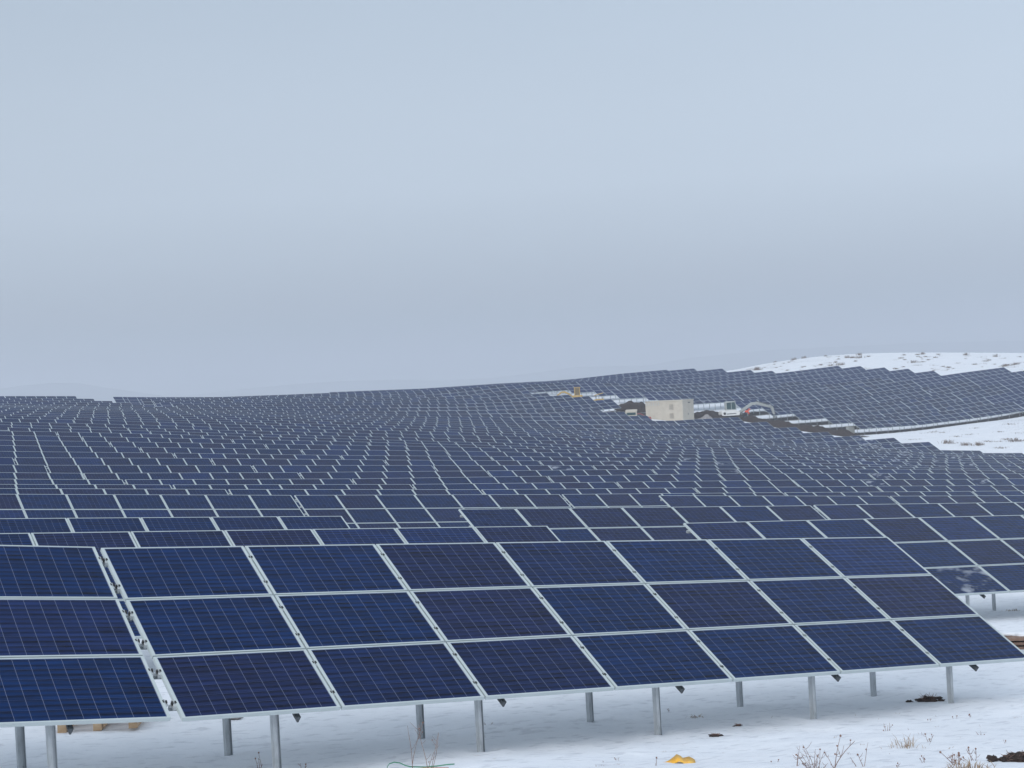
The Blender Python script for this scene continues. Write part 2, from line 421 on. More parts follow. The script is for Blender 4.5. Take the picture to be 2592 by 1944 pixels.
GRID = [[7.51,6.82,6.13,5.43,4.7,3.92,3.09,2.18,1.22,0.21,-0.81,-1.81,-2.76,-3.64,-4.46,-5.2,-5.88,-6.49,-7.04,-7.54,-7.98,-8.38,-8.73,-9.04,-9.31,-9.54,-9.75,-9.92,-10.07,-10.19,-10.3,-10.4,-10.49,-10.57,-10.64,-10.72,-10.79,-10.87,-10.96,-11.05,-11.15,-11.26,-11.38,-11.51,-11.65,-11.8,-11.97],
[7.02,6.32,5.63,4.93,4.21,3.44,2.6,1.68,0.69,-0.36,-1.42,-2.44,-3.41,-4.29,-5.1,-5.82,-6.48,-7.07,-7.6,-8.07,-8.49,-8.86,-9.19,-9.47,-9.72,-9.92,-10.1,-10.24,-10.37,-10.47,-10.55,-10.62,-10.68,-10.74,-10.79,-10.85,-10.9,-10.97,-11.04,-11.12,-11.2,-11.3,-11.42,-11.54,-11.68,-11.83,-11.99],
[6.5,5.78,5.07,4.37,3.65,2.88,2.04,1.13,0.12,-0.97,-2.07,-3.12,-4.08,-4.96,-5.74,-6.44,-7.07,-7.63,-8.13,-8.58,-8.98,-9.33,-9.63,-9.89,-10.1,-10.28,-10.43,-10.55,-10.64,-10.71,-10.77,-10.81,-10.85,-10.88,-10.92,-10.95,-10.99,-11.04,-11.09,-11.16,-11.24,-11.33,-11.43,-11.55,-11.69,-11.84,-12.0],
[5.96,5.2,4.45,3.71,2.98,2.22,1.35,0.47,-0.53,-1.66,-2.78,-3.82,-4.77,-5.62,-6.37,-7.03,-7.63,-8.17,-8.64,-9.07,-9.45,-9.77,-10.05,-10.28,-10.47,-10.62,-10.74,-10.83,-10.89,-10.93,-10.96,-10.98,-10.99,-11.0,-11.01,-11.02,-11.05,-11.08,-11.12,-11.18,-11.25,-11.33,-11.43,-11.54,-11.68,-11.82,-11.98],
[5.4,4.59,3.78,2.97,2.17,1.35,0.4,-0.34,-1.29,-2.44,-3.52,-4.52,-5.43,-6.24,-6.95,-7.58,-8.15,-8.66,-9.12,-9.53,-9.88,-10.18,-10.44,-10.65,-10.81,-10.93,-11.02,-11.08,-11.11,-11.13,-11.12,-11.11,-11.1,-11.08,-11.07,-11.07,-11.07,-11.09,-11.12,-11.16,-11.23,-11.3,-11.4,-11.51,-11.64,-11.79,-11.95],
[4.86,3.99,3.11,2.2,1.26,0.26,-0.76,-1.46,-2.33,-3.29,-4.2,-5.11,-6.0,-6.76,-7.44,-8.06,-8.61,-9.11,-9.55,-9.95,-10.28,-10.57,-10.8,-10.99,-11.12,-11.22,-11.28,-11.3,-11.3,-11.29,-11.25,-11.22,-11.17,-11.13,-11.1,-11.08,-11.07,-11.07,-11.09,-11.12,-11.18,-11.25,-11.34,-11.46,-11.59,-11.73,-11.9],
[4.37,3.45,2.5,1.52,0.52,-0.51,-1.41,-2.23,-3.08,-3.85,-4.65,-5.5,-6.37,-7.15,-7.84,-8.46,-9.01,-9.5,-9.94,-10.32,-10.65,-10.92,-11.13,-11.3,-11.41,-11.47,-11.5,-11.49,-11.46,-11.41,-11.35,-11.28,-11.21,-11.15,-11.1,-11.05,-11.03,-11.02,-11.03,-11.05,-11.1,-11.17,-11.26,-11.38,-11.51,-11.66,-11.83],
[3.95,2.99,2.01,1.02,0.03,-0.89,-1.71,-2.51,-3.32,-4.09,-4.86,-5.74,-6.62,-7.43,-8.15,-8.78,-9.34,-9.84,-10.28,-10.66,-10.98,-11.24,-11.44,-11.58,-11.66,-11.7,-11.69,-11.65,-11.58,-11.5,-11.4,-11.31,-11.21,-11.12,-11.05,-10.99,-10.95,-10.93,-10.93,-10.95,-11.0,-11.07,-11.16,-11.27,-11.41,-11.56,-11.74],
[3.63,2.65,1.66,0.68,-0.27,-1.13,-1.92,-2.72,-3.48,-4.25,-5.04,-5.94,-6.83,-7.64,-8.37,-9.01,-9.59,-10.11,-10.56,-10.95,-11.27,-11.52,-11.71,-11.83,-11.89,-11.89,-11.85,-11.77,-11.66,-11.54,-11.42,-11.29,-11.17,-11.06,-10.97,-10.89,-10.84,-10.81,-10.8,-10.82,-10.86,-10.93,-11.02,-11.14,-11.28,-11.45,-11.63],
[3.42,2.44,1.45,0.48,-0.44,-1.27,-2.03,-2.8,-3.64,-4.48,-5.29,-6.13,-6.97,-7.77,-8.5,-9.15,-9.76,-10.32,-10.8,-11.2,-11.53,-11.77,-11.95,-12.05,-12.08,-12.05,-11.97,-11.85,-11.7,-11.54,-11.38,-11.23,-11.08,-10.95,-10.84,-10.75,-10.68,-10.65,-10.63,-10.65,-10.69,-10.77,-10.87,-10.99,-11.14,-11.31,-11.51],
[3.31,2.34,1.37,0.41,-0.5,-1.3,-2.05,-2.81,-3.67,-4.58,-5.4,-6.19,-6.98,-7.78,-8.5,-9.19,-9.85,-10.46,-10.98,-11.42,-11.76,-12.0,-12.17,-12.25,-12.25,-12.17,-12.04,-11.88,-11.69,-11.49,-11.3,-11.11,-10.94,-10.79,-10.67,-10.57,-10.49,-10.45,-10.43,-10.45,-10.5,-10.57,-10.68,-10.81,-10.97,-11.16,-11.37],
[3.31,2.37,1.43,0.51,-0.37,-1.19,-1.99,-2.83,-3.71,-4.54,-5.33,-6.05,-6.77,-7.56,-8.34,-9.11,-9.87,-10.55,-11.12,-11.6,-11.96,-12.22,-12.38,-12.43,-12.38,-12.25,-12.07,-11.85,-11.62,-11.39,-11.16,-10.95,-10.76,-10.59,-10.45,-10.34,-10.26,-10.21,-10.2,-10.22,-10.27,-10.36,-10.47,-10.62,-10.79,-10.99,-11.21],
[3.4,2.49,1.6,0.72,-0.13,-0.96,-1.79,-2.66,-3.56,-4.39,-5.12,-5.82,-6.52,-7.29,-8.09,-8.99,-9.85,-10.58,-11.21,-11.73,-12.14,-12.42,-12.57,-12.58,-12.48,-12.29,-12.04,-11.77,-11.5,-11.23,-10.97,-10.73,-10.52,-10.34,-10.19,-10.07,-9.98,-9.94,-9.93,-9.95,-10.01,-10.11,-10.24,-10.4,-10.59,-10.8,-11.04],
[3.56,2.7,1.85,1.01,0.19,-0.62,-1.44,-2.29,-3.15,-3.97,-4.75,-5.55,-6.34,-7.1,-7.93,-8.88,-9.78,-10.53,-11.21,-11.8,-12.27,-12.58,-12.72,-12.69,-12.52,-12.26,-11.94,-11.62,-11.3,-11.0,-10.72,-10.46,-10.24,-10.04,-9.88,-9.76,-9.67,-9.62,-9.62,-9.65,-9.73,-9.84,-9.98,-10.16,-10.37,-10.6,-10.86],
[3.78,2.96,2.15,1.35,0.57,-0.21,-1.0,-1.84,-2.69,-3.54,-4.36,-5.22,-6.03,-6.85,-7.66,-8.56,-9.51,-10.34,-11.13,-11.81,-12.35,-12.71,-12.85,-12.76,-12.5,-12.15,-11.76,-11.38,-11.03,-10.7,-10.41,-10.14,-9.9,-9.69,-9.53,-9.4,-9.31,-9.27,-9.28,-9.32,-9.41,-9.54,-9.71,-9.9,-10.13,-10.39,-10.67],
[4.04,3.26,2.49,1.73,0.97,0.21,-0.57,-1.38,-2.2,-3.03,-3.89,-4.73,-5.56,-6.45,-7.32,-8.2,-9.15,-10.1,-10.97,-11.71,-12.37,-12.81,-12.94,-12.76,-12.39,-11.93,-11.47,-11.06,-10.68,-10.35,-10.04,-9.76,-9.52,-9.3,-9.13,-9.0,-8.92,-8.89,-8.9,-8.97,-9.07,-9.22,-9.41,-9.63,-9.88,-10.16,-10.47],
[4.33,3.59,2.86,2.12,1.38,0.64,-0.13,-0.92,-1.72,-2.53,-3.38,-4.24,-5.13,-6.07,-7.0,-7.86,-8.77,-9.7,-10.62,-11.49,-12.32,-12.87,-12.98,-12.67,-12.15,-11.58,-11.07,-10.64,-10.27,-9.94,-9.63,-9.35,-9.09,-8.87,-8.69,-8.56,-8.49,-8.47,-8.5,-8.58,-8.71,-8.89,-9.1,-9.35,-9.63,-9.94,-10.27],
[4.63,3.93,3.23,2.52,1.8,1.07,0.32,-0.46,-1.25,-2.04,-2.87,-3.82,-4.73,-5.66,-6.57,-7.41,-8.32,-9.29,-10.25,-11.23,-12.19,-12.89,-12.94,-12.42,-11.72,-11.06,-10.54,-10.15,-9.81,-9.5,-9.19,-8.89,-8.62,-8.39,-8.21,-8.09,-8.02,-8.01,-8.06,-8.17,-8.33,-8.53,-8.78,-9.06,-9.37,-9.71,-10.06],
[4.94,4.28,3.61,2.93,2.23,1.51,0.77,-0.01,-0.81,-1.62,-2.45,-3.44,-4.27,-5.15,-6.0,-6.85,-7.84,-8.87,-9.89,-10.86,-11.8,-12.66,-12.54,-11.87,-11.07,-10.38,-9.93,-9.63,-9.36,-9.06,-8.73,-8.41,-8.12,-7.88,-7.69,-7.57,-7.51,-7.53,-7.6,-7.74,-7.93,-8.17,-8.45,-8.76,-9.11,-9.48,-9.87],
[5.25,4.62,3.98,3.33,2.66,1.96,1.23,0.46,-0.35,-1.19,-2.0,-2.84,-3.76,-4.64,-5.48,-6.36,-7.36,-8.44,-9.54,-10.57,-11.26,-11.38,-11.55,-11.1,-10.3,-9.64,-9.36,-9.21,-8.97,-8.64,-8.27,-7.9,-7.58,-7.32,-7.13,-7.01,-6.97,-7.01,-7.12,-7.29,-7.52,-7.79,-8.11,-8.47,-8.85,-9.26,-9.68],
[5.55,4.95,4.35,3.73,3.08,2.41,1.69,0.93,0.13,-0.68,-1.48,-2.33,-3.26,-4.15,-4.99,-5.85,-6.84,-7.92,-9.08,-10.17,-10.81,-11.0,-10.96,-10.57,-9.76,-9.05,-9.06,-9.01,-8.69,-8.24,-7.77,-7.35,-6.99,-6.71,-6.52,-6.42,-6.4,-6.47,-6.61,-6.82,-7.1,-7.42,-7.78,-8.18,-8.6,-9.05,-9.5],
[5.82,5.27,4.69,4.11,3.49,2.85,2.16,1.42,0.62,-0.21,-1.08,-1.96,-2.8,-3.64,-4.46,-5.32,-6.27,-7.32,-8.38,-9.34,-9.99,-10.31,-10.44,-10.38,-9.92,-9.38,-9.35,-9.04,-8.44,-7.79,-7.21,-6.72,-6.34,-6.05,-5.87,-5.78,-5.8,-5.9,-6.09,-6.35,-6.68,-7.05,-7.46,-7.91,-8.37,-8.85,-9.34],
[6.08,5.55,5.01,4.46,3.88,3.27,2.61,1.9,1.11,0.25,-0.66,-1.55,-2.34,-3.18,-4.01,-4.86,-5.76,-6.68,-7.56,-8.4,-9.02,-9.27,-9.59,-9.98,-10.1,-9.88,-9.57,-8.86,-7.95,-7.16,-6.51,-6.01,-5.62,-5.34,-5.17,-5.12,-5.17,-5.32,-5.56,-5.88,-6.26,-6.69,-7.16,-7.65,-8.17,-8.69,-9.21],
[6.3,5.8,5.3,4.78,4.23,3.65,3.03,2.35,1.58,0.7,-0.23,-1.12,-1.96,-2.79,-3.61,-4.43,-5.25,-6.05,-6.78,-7.45,-8.03,-8.32,-8.61,-9.02,-9.2,-9.11,-8.72,-7.97,-7.06,-6.28,-5.69,-5.22,-4.85,-4.59,-4.44,-4.42,-4.52,-4.73,-5.03,-5.42,-5.87,-6.36,-6.89,-7.43,-7.99,-8.55,-9.11],
[6.48,6.01,5.53,5.04,4.53,3.98,3.39,2.74,1.99,1.11,0.17,-0.75,-1.62,-2.45,-3.24,-4.01,-4.77,-5.46,-6.08,-6.62,-7.1,-7.39,-7.68,-8.06,-8.09,-7.86,-7.41,-6.71,-5.92,-5.28,-4.82,-4.39,-4.04,-3.8,-3.69,-3.71,-3.86,-4.14,-4.52,-4.98,-5.5,-6.07,-6.65,-7.25,-7.85,-8.45,-9.04],
[6.61,6.17,5.72,5.25,4.76,4.24,3.67,3.03,2.29,1.43,0.5,-0.43,-1.32,-2.12,-2.86,-3.55,-4.2,-4.8,-5.36,-5.86,-6.26,-6.25,-6.39,-6.85,-6.65,-6.43,-6.07,-5.49,-4.89,-4.48,-4.01,-3.58,-3.23,-3.01,-2.92,-2.99,-3.21,-3.57,-4.03,-4.58,-5.18,-5.82,-6.47,-7.12,-7.76,-8.4,-9.02],
[6.68,6.27,5.84,5.4,4.93,4.42,3.87,3.24,2.52,1.7,0.8,-0.13,-1.02,-1.8,-2.46,-3.06,-3.6,-4.08,-4.58,-5.04,-5.27,-5.07,-4.88,-5.41,-5.38,-5.24,-5.01,-4.6,-4.12,-3.7,-3.23,-2.79,-2.43,-2.21,-2.15,-2.28,-2.58,-3.03,-3.59,-4.24,-4.93,-5.63,-6.34,-7.04,-7.72,-8.39,-9.04],
[6.7,6.3,5.9,5.47,5.03,4.55,4.01,3.42,2.73,1.96,1.11,0.21,-0.67,-1.41,-2.03,-2.59,-3.05,-3.46,-3.9,-4.35,-4.6,-4.55,-4.32,-4.54,-4.71,-4.54,-4.33,-3.98,-3.55,-3.04,-2.52,-2.04,-1.65,-1.42,-1.4,-1.59,-1.98,-2.54,-3.22,-3.97,-4.75,-5.53,-6.29,-7.03,-7.75,-8.44,-9.1],
[6.66,6.28,5.89,5.48,5.05,4.6,4.1,3.54,2.92,2.21,1.44,0.62,-0.17,-0.89,-1.59,-2.13,-2.57,-2.97,-3.4,-3.81,-4.08,-4.07,-3.57,-3.58,-3.87,-3.97,-3.85,-3.52,-3.05,-2.5,-1.91,-1.34,-0.89,-0.66,-0.68,-0.95,-1.45,-2.14,-2.95,-3.81,-4.68,-5.52,-6.33,-7.1,-7.84,-8.54,-9.22],
[6.56,6.18,5.8,5.41,5.01,4.57,4.11,3.61,3.05,2.43,1.75,1.02,0.26,-0.46,-1.14,-1.68,-2.11,-2.51,-2.92,-3.3,-3.49,-3.26,-2.6,-2.74,-3.14,-3.43,-3.45,-3.15,-2.69,-2.1,-1.35,-0.67,-0.17,0.06,-0.01,-0.39,-1.02,-1.87,-2.82,-3.79,-4.72,-5.61,-6.46,-7.25,-7.99,-8.7,-9.38],
[6.39,6.02,5.65,5.26,4.87,4.46,4.03,3.58,3.09,2.56,1.97,1.34,0.68,-0.01,-0.67,-1.16,-1.64,-2.07,-2.46,-2.85,-2.95,-2.64,-2.28,-2.34,-2.65,-2.89,-2.9,-2.6,-2.2,-1.57,-0.79,-0.04,0.5,0.71,0.54,0.03,-0.76,-1.78,-2.87,-3.92,-4.9,-5.82,-6.67,-7.46,-8.21,-8.91,-9.59],
[6.16,5.79,5.41,5.03,4.65,4.25,3.84,3.42,2.99,2.53,2.03,1.48,0.97,0.53,-0.04,-0.71,-1.31,-1.77,-2.03,-2.28,-2.47,-2.38,-2.23,-2.25,-2.4,-2.38,-2.09,-1.73,-1.59,-1.11,-0.32,0.49,1.07,1.26,0.94,0.21,-0.79,-1.96,-3.13,-4.21,-5.21,-6.12,-6.96,-7.74,-8.47,-9.17,-9.83],
[5.86,5.48,5.1,4.72,4.33,3.93,3.53,3.11,2.69,2.26,1.79,1.23,0.72,0.26,-0.25,-0.85,-1.38,-1.75,-1.91,-2.0,-2.17,-2.37,-2.37,-2.38,-2.46,-2.21,-1.75,-1.51,-1.6,-0.97,-0.09,0.8,1.43,1.59,1.12,0.14,-1.07,-2.35,-3.56,-4.63,-5.61,-6.5,-7.31,-8.07,-8.78,-9.45,-10.09],
[5.5,5.11,4.72,4.32,3.91,3.5,3.08,2.64,2.19,1.71,1.17,0.55,-0.09,-0.71,-1.21,-1.59,-1.91,-2.13,-2.24,-2.31,-2.45,-2.65,-2.76,-2.8,-2.77,-2.53,-2.15,-1.94,-1.76,-1.12,-0.21,0.73,1.43,1.47,0.91,-0.2,-1.52,-2.83,-4.03,-5.09,-6.04,-6.9,-7.69,-8.42,-9.1,-9.75,-10.37],
[5.09,4.68,4.27,3.85,3.42,2.97,2.52,2.04,1.53,0.97,0.35,-0.36,-1.11,-1.87,-2.35,-2.57,-2.73,-2.85,-2.93,-3.0,-3.12,-3.28,-3.4,-3.46,-3.42,-3.23,-2.93,-2.63,-2.25,-1.63,-0.81,0.04,0.71,0.8,0.3,-0.7,-2.01,-3.25,-4.44,-5.52,-6.47,-7.31,-8.07,-8.76,-9.42,-10.05,-10.66],
[4.62,4.19,3.76,3.31,2.85,2.37,1.87,1.34,0.76,0.14,-0.55,-1.3,-2.08,-2.8,-3.28,-3.52,-3.65,-3.74,-3.81,-3.89,-3.99,-4.12,-4.24,-4.31,-4.3,-4.17,-3.89,-3.54,-3.1,-2.54,-1.88,-1.21,-0.62,-0.29,-0.55,-1.21,-2.36,-3.59,-4.79,-5.91,-6.88,-7.69,-8.42,-9.09,-9.73,-10.34,-10.94],
[4.12,3.66,3.2,2.72,2.23,1.71,1.17,0.59,-0.04,-0.71,-1.43,-2.19,-2.95,-3.61,-4.1,-4.39,-4.56,-4.67,-4.76,-4.86,-4.97,-5.08,-5.19,-5.27,-5.28,-5.19,-4.93,-4.57,-4.16,-3.7,-3.2,-2.71,-2.16,-1.5,-1.44,-1.93,-2.79,-3.91,-5.11,-6.25,-7.22,-8.01,-8.72,-9.38,-10.01,-10.62,-11.22],
[3.58,3.1,2.61,2.1,1.57,1.02,0.44,-0.18,-0.84,-1.54,-2.27,-3.02,-3.75,-4.38,-4.88,-5.22,-5.44,-5.59,-5.72,-5.84,-5.97,-6.08,-6.18,-6.24,-6.25,-6.15,-5.94,-5.64,-5.29,-4.92,-4.54,-4.14,-3.63,-2.92,-2.56,-2.73,-3.31,-4.24,-5.37,-6.46,-7.42,-8.23,-8.96,-9.63,-10.28,-10.89,-11.49],
[3.01,2.51,1.99,1.46,0.9,0.32,-0.3,-0.94,-1.62,-2.34,-3.07,-3.8,-4.5,-5.13,-5.64,-6.01,-6.27,-6.47,-6.64,-6.8,-6.94,-7.07,-7.16,-7.2,-7.18,-7.1,-6.92,-6.68,-6.4,-6.1,-5.77,-5.41,-4.92,-4.33,-3.83,-3.63,-3.86,-4.52,-5.56,-6.6,-7.56,-8.41,-9.17,-9.87,-10.53,-11.16,-11.77],
[2.43,1.9,1.36,0.8,0.22,-0.39,-1.02,-1.69,-2.38,-3.09,-3.82,-4.53,-5.21,-5.83,-6.34,-6.74,-7.05,-7.29,-7.5,-7.69,-7.86,-8.0,-8.07,-8.1,-8.09,-8.01,-7.87,-7.68,-7.45,-7.2,-6.91,-6.58,-6.17,-5.69,-5.13,-4.57,-4.55,-4.98,-5.85,-6.83,-7.76,-8.62,-9.4,-10.12,-10.79,-11.43,-12.05],
[1.83,1.29,0.73,0.15,-0.46,-1.08,-1.73,-2.41,-3.1,-3.81,-4.52,-5.22,-5.88,-6.48,-7.0,-7.42,-7.77,-8.05,-8.29,-8.5,-8.69,-8.83,-8.91,-8.95,-8.94,-8.87,-8.76,-8.61,-8.42,-8.2,-7.96,-7.67,-7.34,-6.95,-6.45,-5.69,-5.4,-5.76,-6.43,-7.25,-8.1,-8.92,-9.69,-10.41,-11.09,-11.73,-12.35]]
A0, B0, ST = -60, -40, 10
NEAR = [[0.281,0.027,-0.196,-0.373,-0.522,-0.671,-0.843,-1.038,-1.25,-1.497,-1.77,-2.05,-2.33,-2.606,-2.875,-3.135,-3.388],[-0.011,-0.27,-0.5,-0.667,-0.808,-0.951,-1.133,-1.339,-1.558,-1.796,-2.049,-2.309,-2.572,-2.834,-3.09,-3.336,-3.575],[-0.272,-0.528,-0.755,-0.937,-1.101,-1.269,-1.456,-1.664,-1.88,-2.103,-2.331,-2.566,-2.807,-3.05,-3.291,-3.522,-3.748],[-0.497,-0.745,-0.974,-1.179,-1.384,-1.587,-1.777,-1.983,-2.19,-2.393,-2.593,-2.802,-3.02,-3.243,-3.467,-3.686,-3.902],[-0.688,-0.928,-1.159,-1.386,-1.623,-1.841,-2.035,-2.242,-2.446,-2.631,-2.81,-3.001,-3.201,-3.408,-3.618,-3.827,-4.035],[-0.846,-1.076,-1.3,-1.518,-1.73,-1.951,-2.155,-2.37,-2.587,-2.783,-2.968,-3.155,-3.348,-3.545,-3.745,-3.946,-4.148],[-0.974,-1.194,-1.406,-1.61,-1.809,-2.016,-2.23,-2.452,-2.673,-2.882,-3.079,-3.27,-3.461,-3.654,-3.848,-4.044,-4.242],[-1.079,-1.291,-1.495,-1.692,-1.888,-2.091,-2.304,-2.525,-2.745,-2.958,-3.16,-3.356,-3.548,-3.739,-3.931,-4.124,-4.318],[-1.169,-1.375,-1.574,-1.768,-1.962,-2.162,-2.373,-2.592,-2.81,-3.022,-3.224,-3.42,-3.613,-3.805,-3.996,-4.187,-4.379],[-1.247,-1.45,-1.646,-1.839,-2.032,-2.231,-2.44,-2.657,-2.871,-3.077,-3.275,-3.469,-3.661,-3.854,-4.046,-4.236,-4.427],[-1.317,-1.517,-1.712,-1.905,-2.099,-2.299,-2.508,-2.721,-2.931,-3.128,-3.317,-3.505,-3.696,-3.891,-4.085,-4.277,-4.468],[-1.38,-1.579,-1.774,-1.967,-2.162,-2.363,-2.571,-2.784,-2.991,-3.178,-3.352,-3.532,-3.725,-3.924,-4.122,-4.316,-4.506],[-1.437,-1.635,-1.829,-2.023,-2.219,-2.419,-2.626,-2.841,-3.049,-3.23,-3.383,-3.56,-3.756,-3.959,-4.161,-4.356,-4.546],[-1.488,-1.685,-1.879,-2.073,-2.269,-2.469,-2.674,-2.887,-3.092,-3.27,-3.426,-3.602,-3.798,-4.001,-4.204,-4.401,-4.592],[-1.533,-1.729,-1.923,-2.117,-2.313,-2.512,-2.716,-2.922,-3.121,-3.304,-3.477,-3.658,-3.851,-4.052,-4.253,-4.45,-4.645]]   # finer heights round the first rows, from x -5, y 5, every 2.5 m
def _cr(p0, p1, p2, p3, t):
    return p1 + .5 * t * (p2 - p0 + t * (2 * p0 - 5 * p1 + 4 * p2 - p3 + t * (3 * (p1 - p2) + p3 - p0)))
def surf(a, b):
    k = min(sm(a, -4, -1), 1 - sm(a, 29, 34), sm(b, 6, 9), 1 - sm(b, 34, 39))
    if k <= 0: return _surf(a, b, GRID, A0, B0, ST)
    n_ = _surf(a, b, NEAR, -5, 5, 2.5)
    return n_ if k >= 1 else n_ * k + _surf(a, b, GRID, A0, B0, ST) * (1 - k)
def _surf(a, b, GRID, A0, B0, ST):
    u = min(max((a - A0) / ST, 0), len(GRID[0]) - 1.001); v = min(max((b - B0) / ST, 0), len(GRID) - 1.001)
    i, j = int(u), int(v); fu, fv = u - i, v - j
    W = len(GRID[0]) - 1; H = len(GRID) - 1
    rows = []
    for dj in (-1, 0, 1, 2):
        g = GRID[min(max(j + dj, 0), H)]
        rows.append(_cr(g[max(i - 1, 0)], g[i], g[min(i + 1, W)], g[min(i + 2, W)], fu))
    return _cr(rows[0], rows[1], rows[2], rows[3], fv)
def sm(x, a, b):
    t = min(max((x - a) / (b - a), 0), 1); return t * t * (3 - 2 * t)
POSTS = [(5.35 + .02 + (1.11 + 2.38 * i) * .996, 14.96 + v * .877) for i in range(-1, 5) for v in (.5, 2.22)]
def ground(a, b):
    h = surf(a, b) - 2.12
    dx = max(A0 - a, 0, a - 400); dy = max(B0 - b, 0, b - 360)
    d = math.hypot(dx, dy)
    if d > 0: h = h * (1 - sm(d, 0, 260)) + (-34 + 3 * noise.noise(Vector((a / 400, b / 400, 3)))) * sm(d, 0, 260)
    if 3 < a < 18 and 14.5 < b < 18:
        for (pa, pb) in POSTS:
            q = (a - pa) ** 2 + (b - pb) ** 2
            if q < .3: h -= .045 * math.exp(-q / .02) - .012 * math.exp(-(math.sqrt(q) - .25) ** 2 / .006)
    r = math.hypot(a, b)
    k = 1 - sm(r, 40, 120)
    h += .05 * k * noise.noise(Vector((a / 1.9, b / 1.9, 0))) + .022 * k * noise.noise(Vector((a / .5, b / .5, 5)))
    if k > .5: h += .009 * noise.noise(Vector((a / .19, b / .19, 8)))
    h += .25 * (1 - k) * (noise.noise(Vector((a / 14, b / 14, 9))))*sm(b, 262, 300)
    return h
def ray(px, py):
    v = (px - 1296, py - 972, FPX)
    return Vector([sum(MC[r][k] * v[k] for k in range(3)) for r in range(3)]).normalized()
def at(px, py, t0=8.0, t1=400.0):
    """the first ground point seen through a point of the picture, starting t0 metres out"""
    d = ray(px, py); t = t0; step = max(.25, t0 * .01)
    while t < t1:
        p = d * t
        if p.z < ground(p.x, p.y): break
        t += step
    lo, hi = t - step, t
    for _ in range(20):
        m = (lo + hi) / 2; p = d * m
        if p.z < ground(p.x, p.y): hi = m
        else: lo = m
    return d * hi
RIGHT = Vector((.852, -.5235, 0))      # horizontal, to the right as seen from the camera
AWAY = Vector((.5235, .852, 0))
YAW_R = math.atan2(RIGHT.y, RIGHT.x)   # turns local x to the right of the picture
# ---------------------------------------------------------------- helpers
def tag(o, label=None, cat=None, group=None, kind=None):
    if label: o['label'] = label
    if cat: o['category'] = cat
    if group: o['group'] = group
    if kind: o['kind'] = kind
    return o
def empty(name, loc, rz=0, parent=None):
    o = bpy.data.objects.new(name, None); COL.objects.link(o); o.location = loc; o.rotation_euler = (0, 0, rz)
    o.empty_display_size = .2
    if parent: o.parent = parent
    return o
class MB:
    def __init__(s): s.v = []; s.f = []; s.m = []; s.sm = []
    def add(s, vs, fs, m=0, smooth=False):
        n = len(s.v); s.v += [tuple(p) for p in vs]; s.f += [tuple(i + n for i in f) for f in fs]
        s.m += [m] * len(fs); s.sm += [smooth] * len(fs); return s
    def box(s, x0, x1, y0, y1, z0, z1, m=0, mat=None):
        vs = [Vector((x, y, z)) for z in (z0, z1) for y in (y0, y1) for x in (x0, x1)]
        if mat: vs = [mat @ p for p in vs]
        return s.add(vs, [(0, 2, 3, 1), (4, 5, 7, 6), (0, 1, 5, 4), (2, 6, 7, 3), (0, 4, 6, 2), (1, 3, 7, 5)], m)
    def prism(s, poly, y0, y1, m=0, mat=None, axis='y'):
        """poly in (x,z) run along y (or in (x,y) run along z)"""
        n = len(poly)
        if axis == 'y': vs = [Vector((p[0], y0, p[1])) for p in poly] + [Vector((p[0], y1, p[1])) for p in poly]
        else: vs = [Vector((p[0], p[1], y0)) for p in poly] + [Vector((p[0], p[1], y1)) for p in poly]
        if mat: vs = [mat @ p for p in vs]
        fs = [tuple(range(n)), tuple(range(2 * n - 1, n - 1, -1))] + [(i, n + i, n + (i + 1) % n, (i + 1) % n) for i in range(n)]
        return s.add(vs, fs, m)
    def tube(s, pts, rad, n=6, m=0, cap=True):
        pts = [Vector(p) for p in pts]; r = rad if isinstance(rad, (list, tuple)) else [rad] * len(pts)
        vs = []; fs = []; up = Vector((0, 0, 1))
        for i, p in enumerate(pts):
            t = (pts[min(i + 1, len(pts) - 1)] - pts[max(i - 1, 0)]).normalized()
            x = t.cross(up if abs(t.z) < .95 else Vector((1, 0, 0))).normalized(); y = t.cross(x)
            for k in range(n):
                a = 2 * math.pi * k / n; vs.append(p + (x * math.cos(a) + y * math.sin(a)) * r[i])
        for i in range(len(pts) - 1):
            for k in range(n): fs.append((i * n + k, i * n + (k + 1) % n, (i + 1) * n + (k + 1) % n, (i + 1) * n + k))
        if cap: fs += [tuple(range(n))[::-1], tuple((len(pts) - 1) * n + k for k in range(n))]
        return s.add(vs, fs, m, True)
    def ball(s, c, r, n=10, m=0, sq=(1, 1, 1), rough=0, seed=0, mat=None):
        vs = []; fs = []; k = n // 2
        for i in range(k + 1):
            th = math.pi * i / k
            for j in range(n):
                ph = 2 * math.pi * j / n
                u = Vector((math.sin(th) * math.cos(ph), math.sin(th) * math.sin(ph), math.cos(th)))
                q = 1 + (rough * noise.noise(u * 1.7 + Vector((seed * 7.3, seed, 0))) + rough * .5 * noise.noise(u * 4.3 + Vector((seed, 0, 3))) if rough else 0)
                p = Vector((u.x * sq[0], u.y * sq[1], u.z * sq[2])) * r * q
                if mat: p = mat @ p
                vs.append(Vector(c) + p)
        for i in range(k):
            for j in range(n): fs.append((i * n + j, (i + 1) * n + j, (i + 1) * n + (j + 1) % n, i * n + (j + 1) % n))
        return s.add(vs, fs, m, True)
    def mesh(s, name, mats):
        me = bpy.data.meshes.new(name); me.from_pydata([tuple(p) for p in s.v], [], s.f)
        for m in (mats if isinstance(mats, (list, tuple)) else [mats]): me.materials.append(m)
        me.polygons.foreach_set('material_index', s.m); me.polygons.foreach_set('use_smooth', s.sm)
        me.update(); return me
    def build(s, name, mats, parent=None, loc=(0, 0, 0), rot=(0, 0, 0), bevel=0):
        o = link(name, s.mesh(name, mats), parent, loc, rot)
        if bevel:
            b = o.modifiers.new('bevel', 'BEVEL'); b.width = bevel; b.segments = 2; b.limit_method = 'ANGLE'
        return o
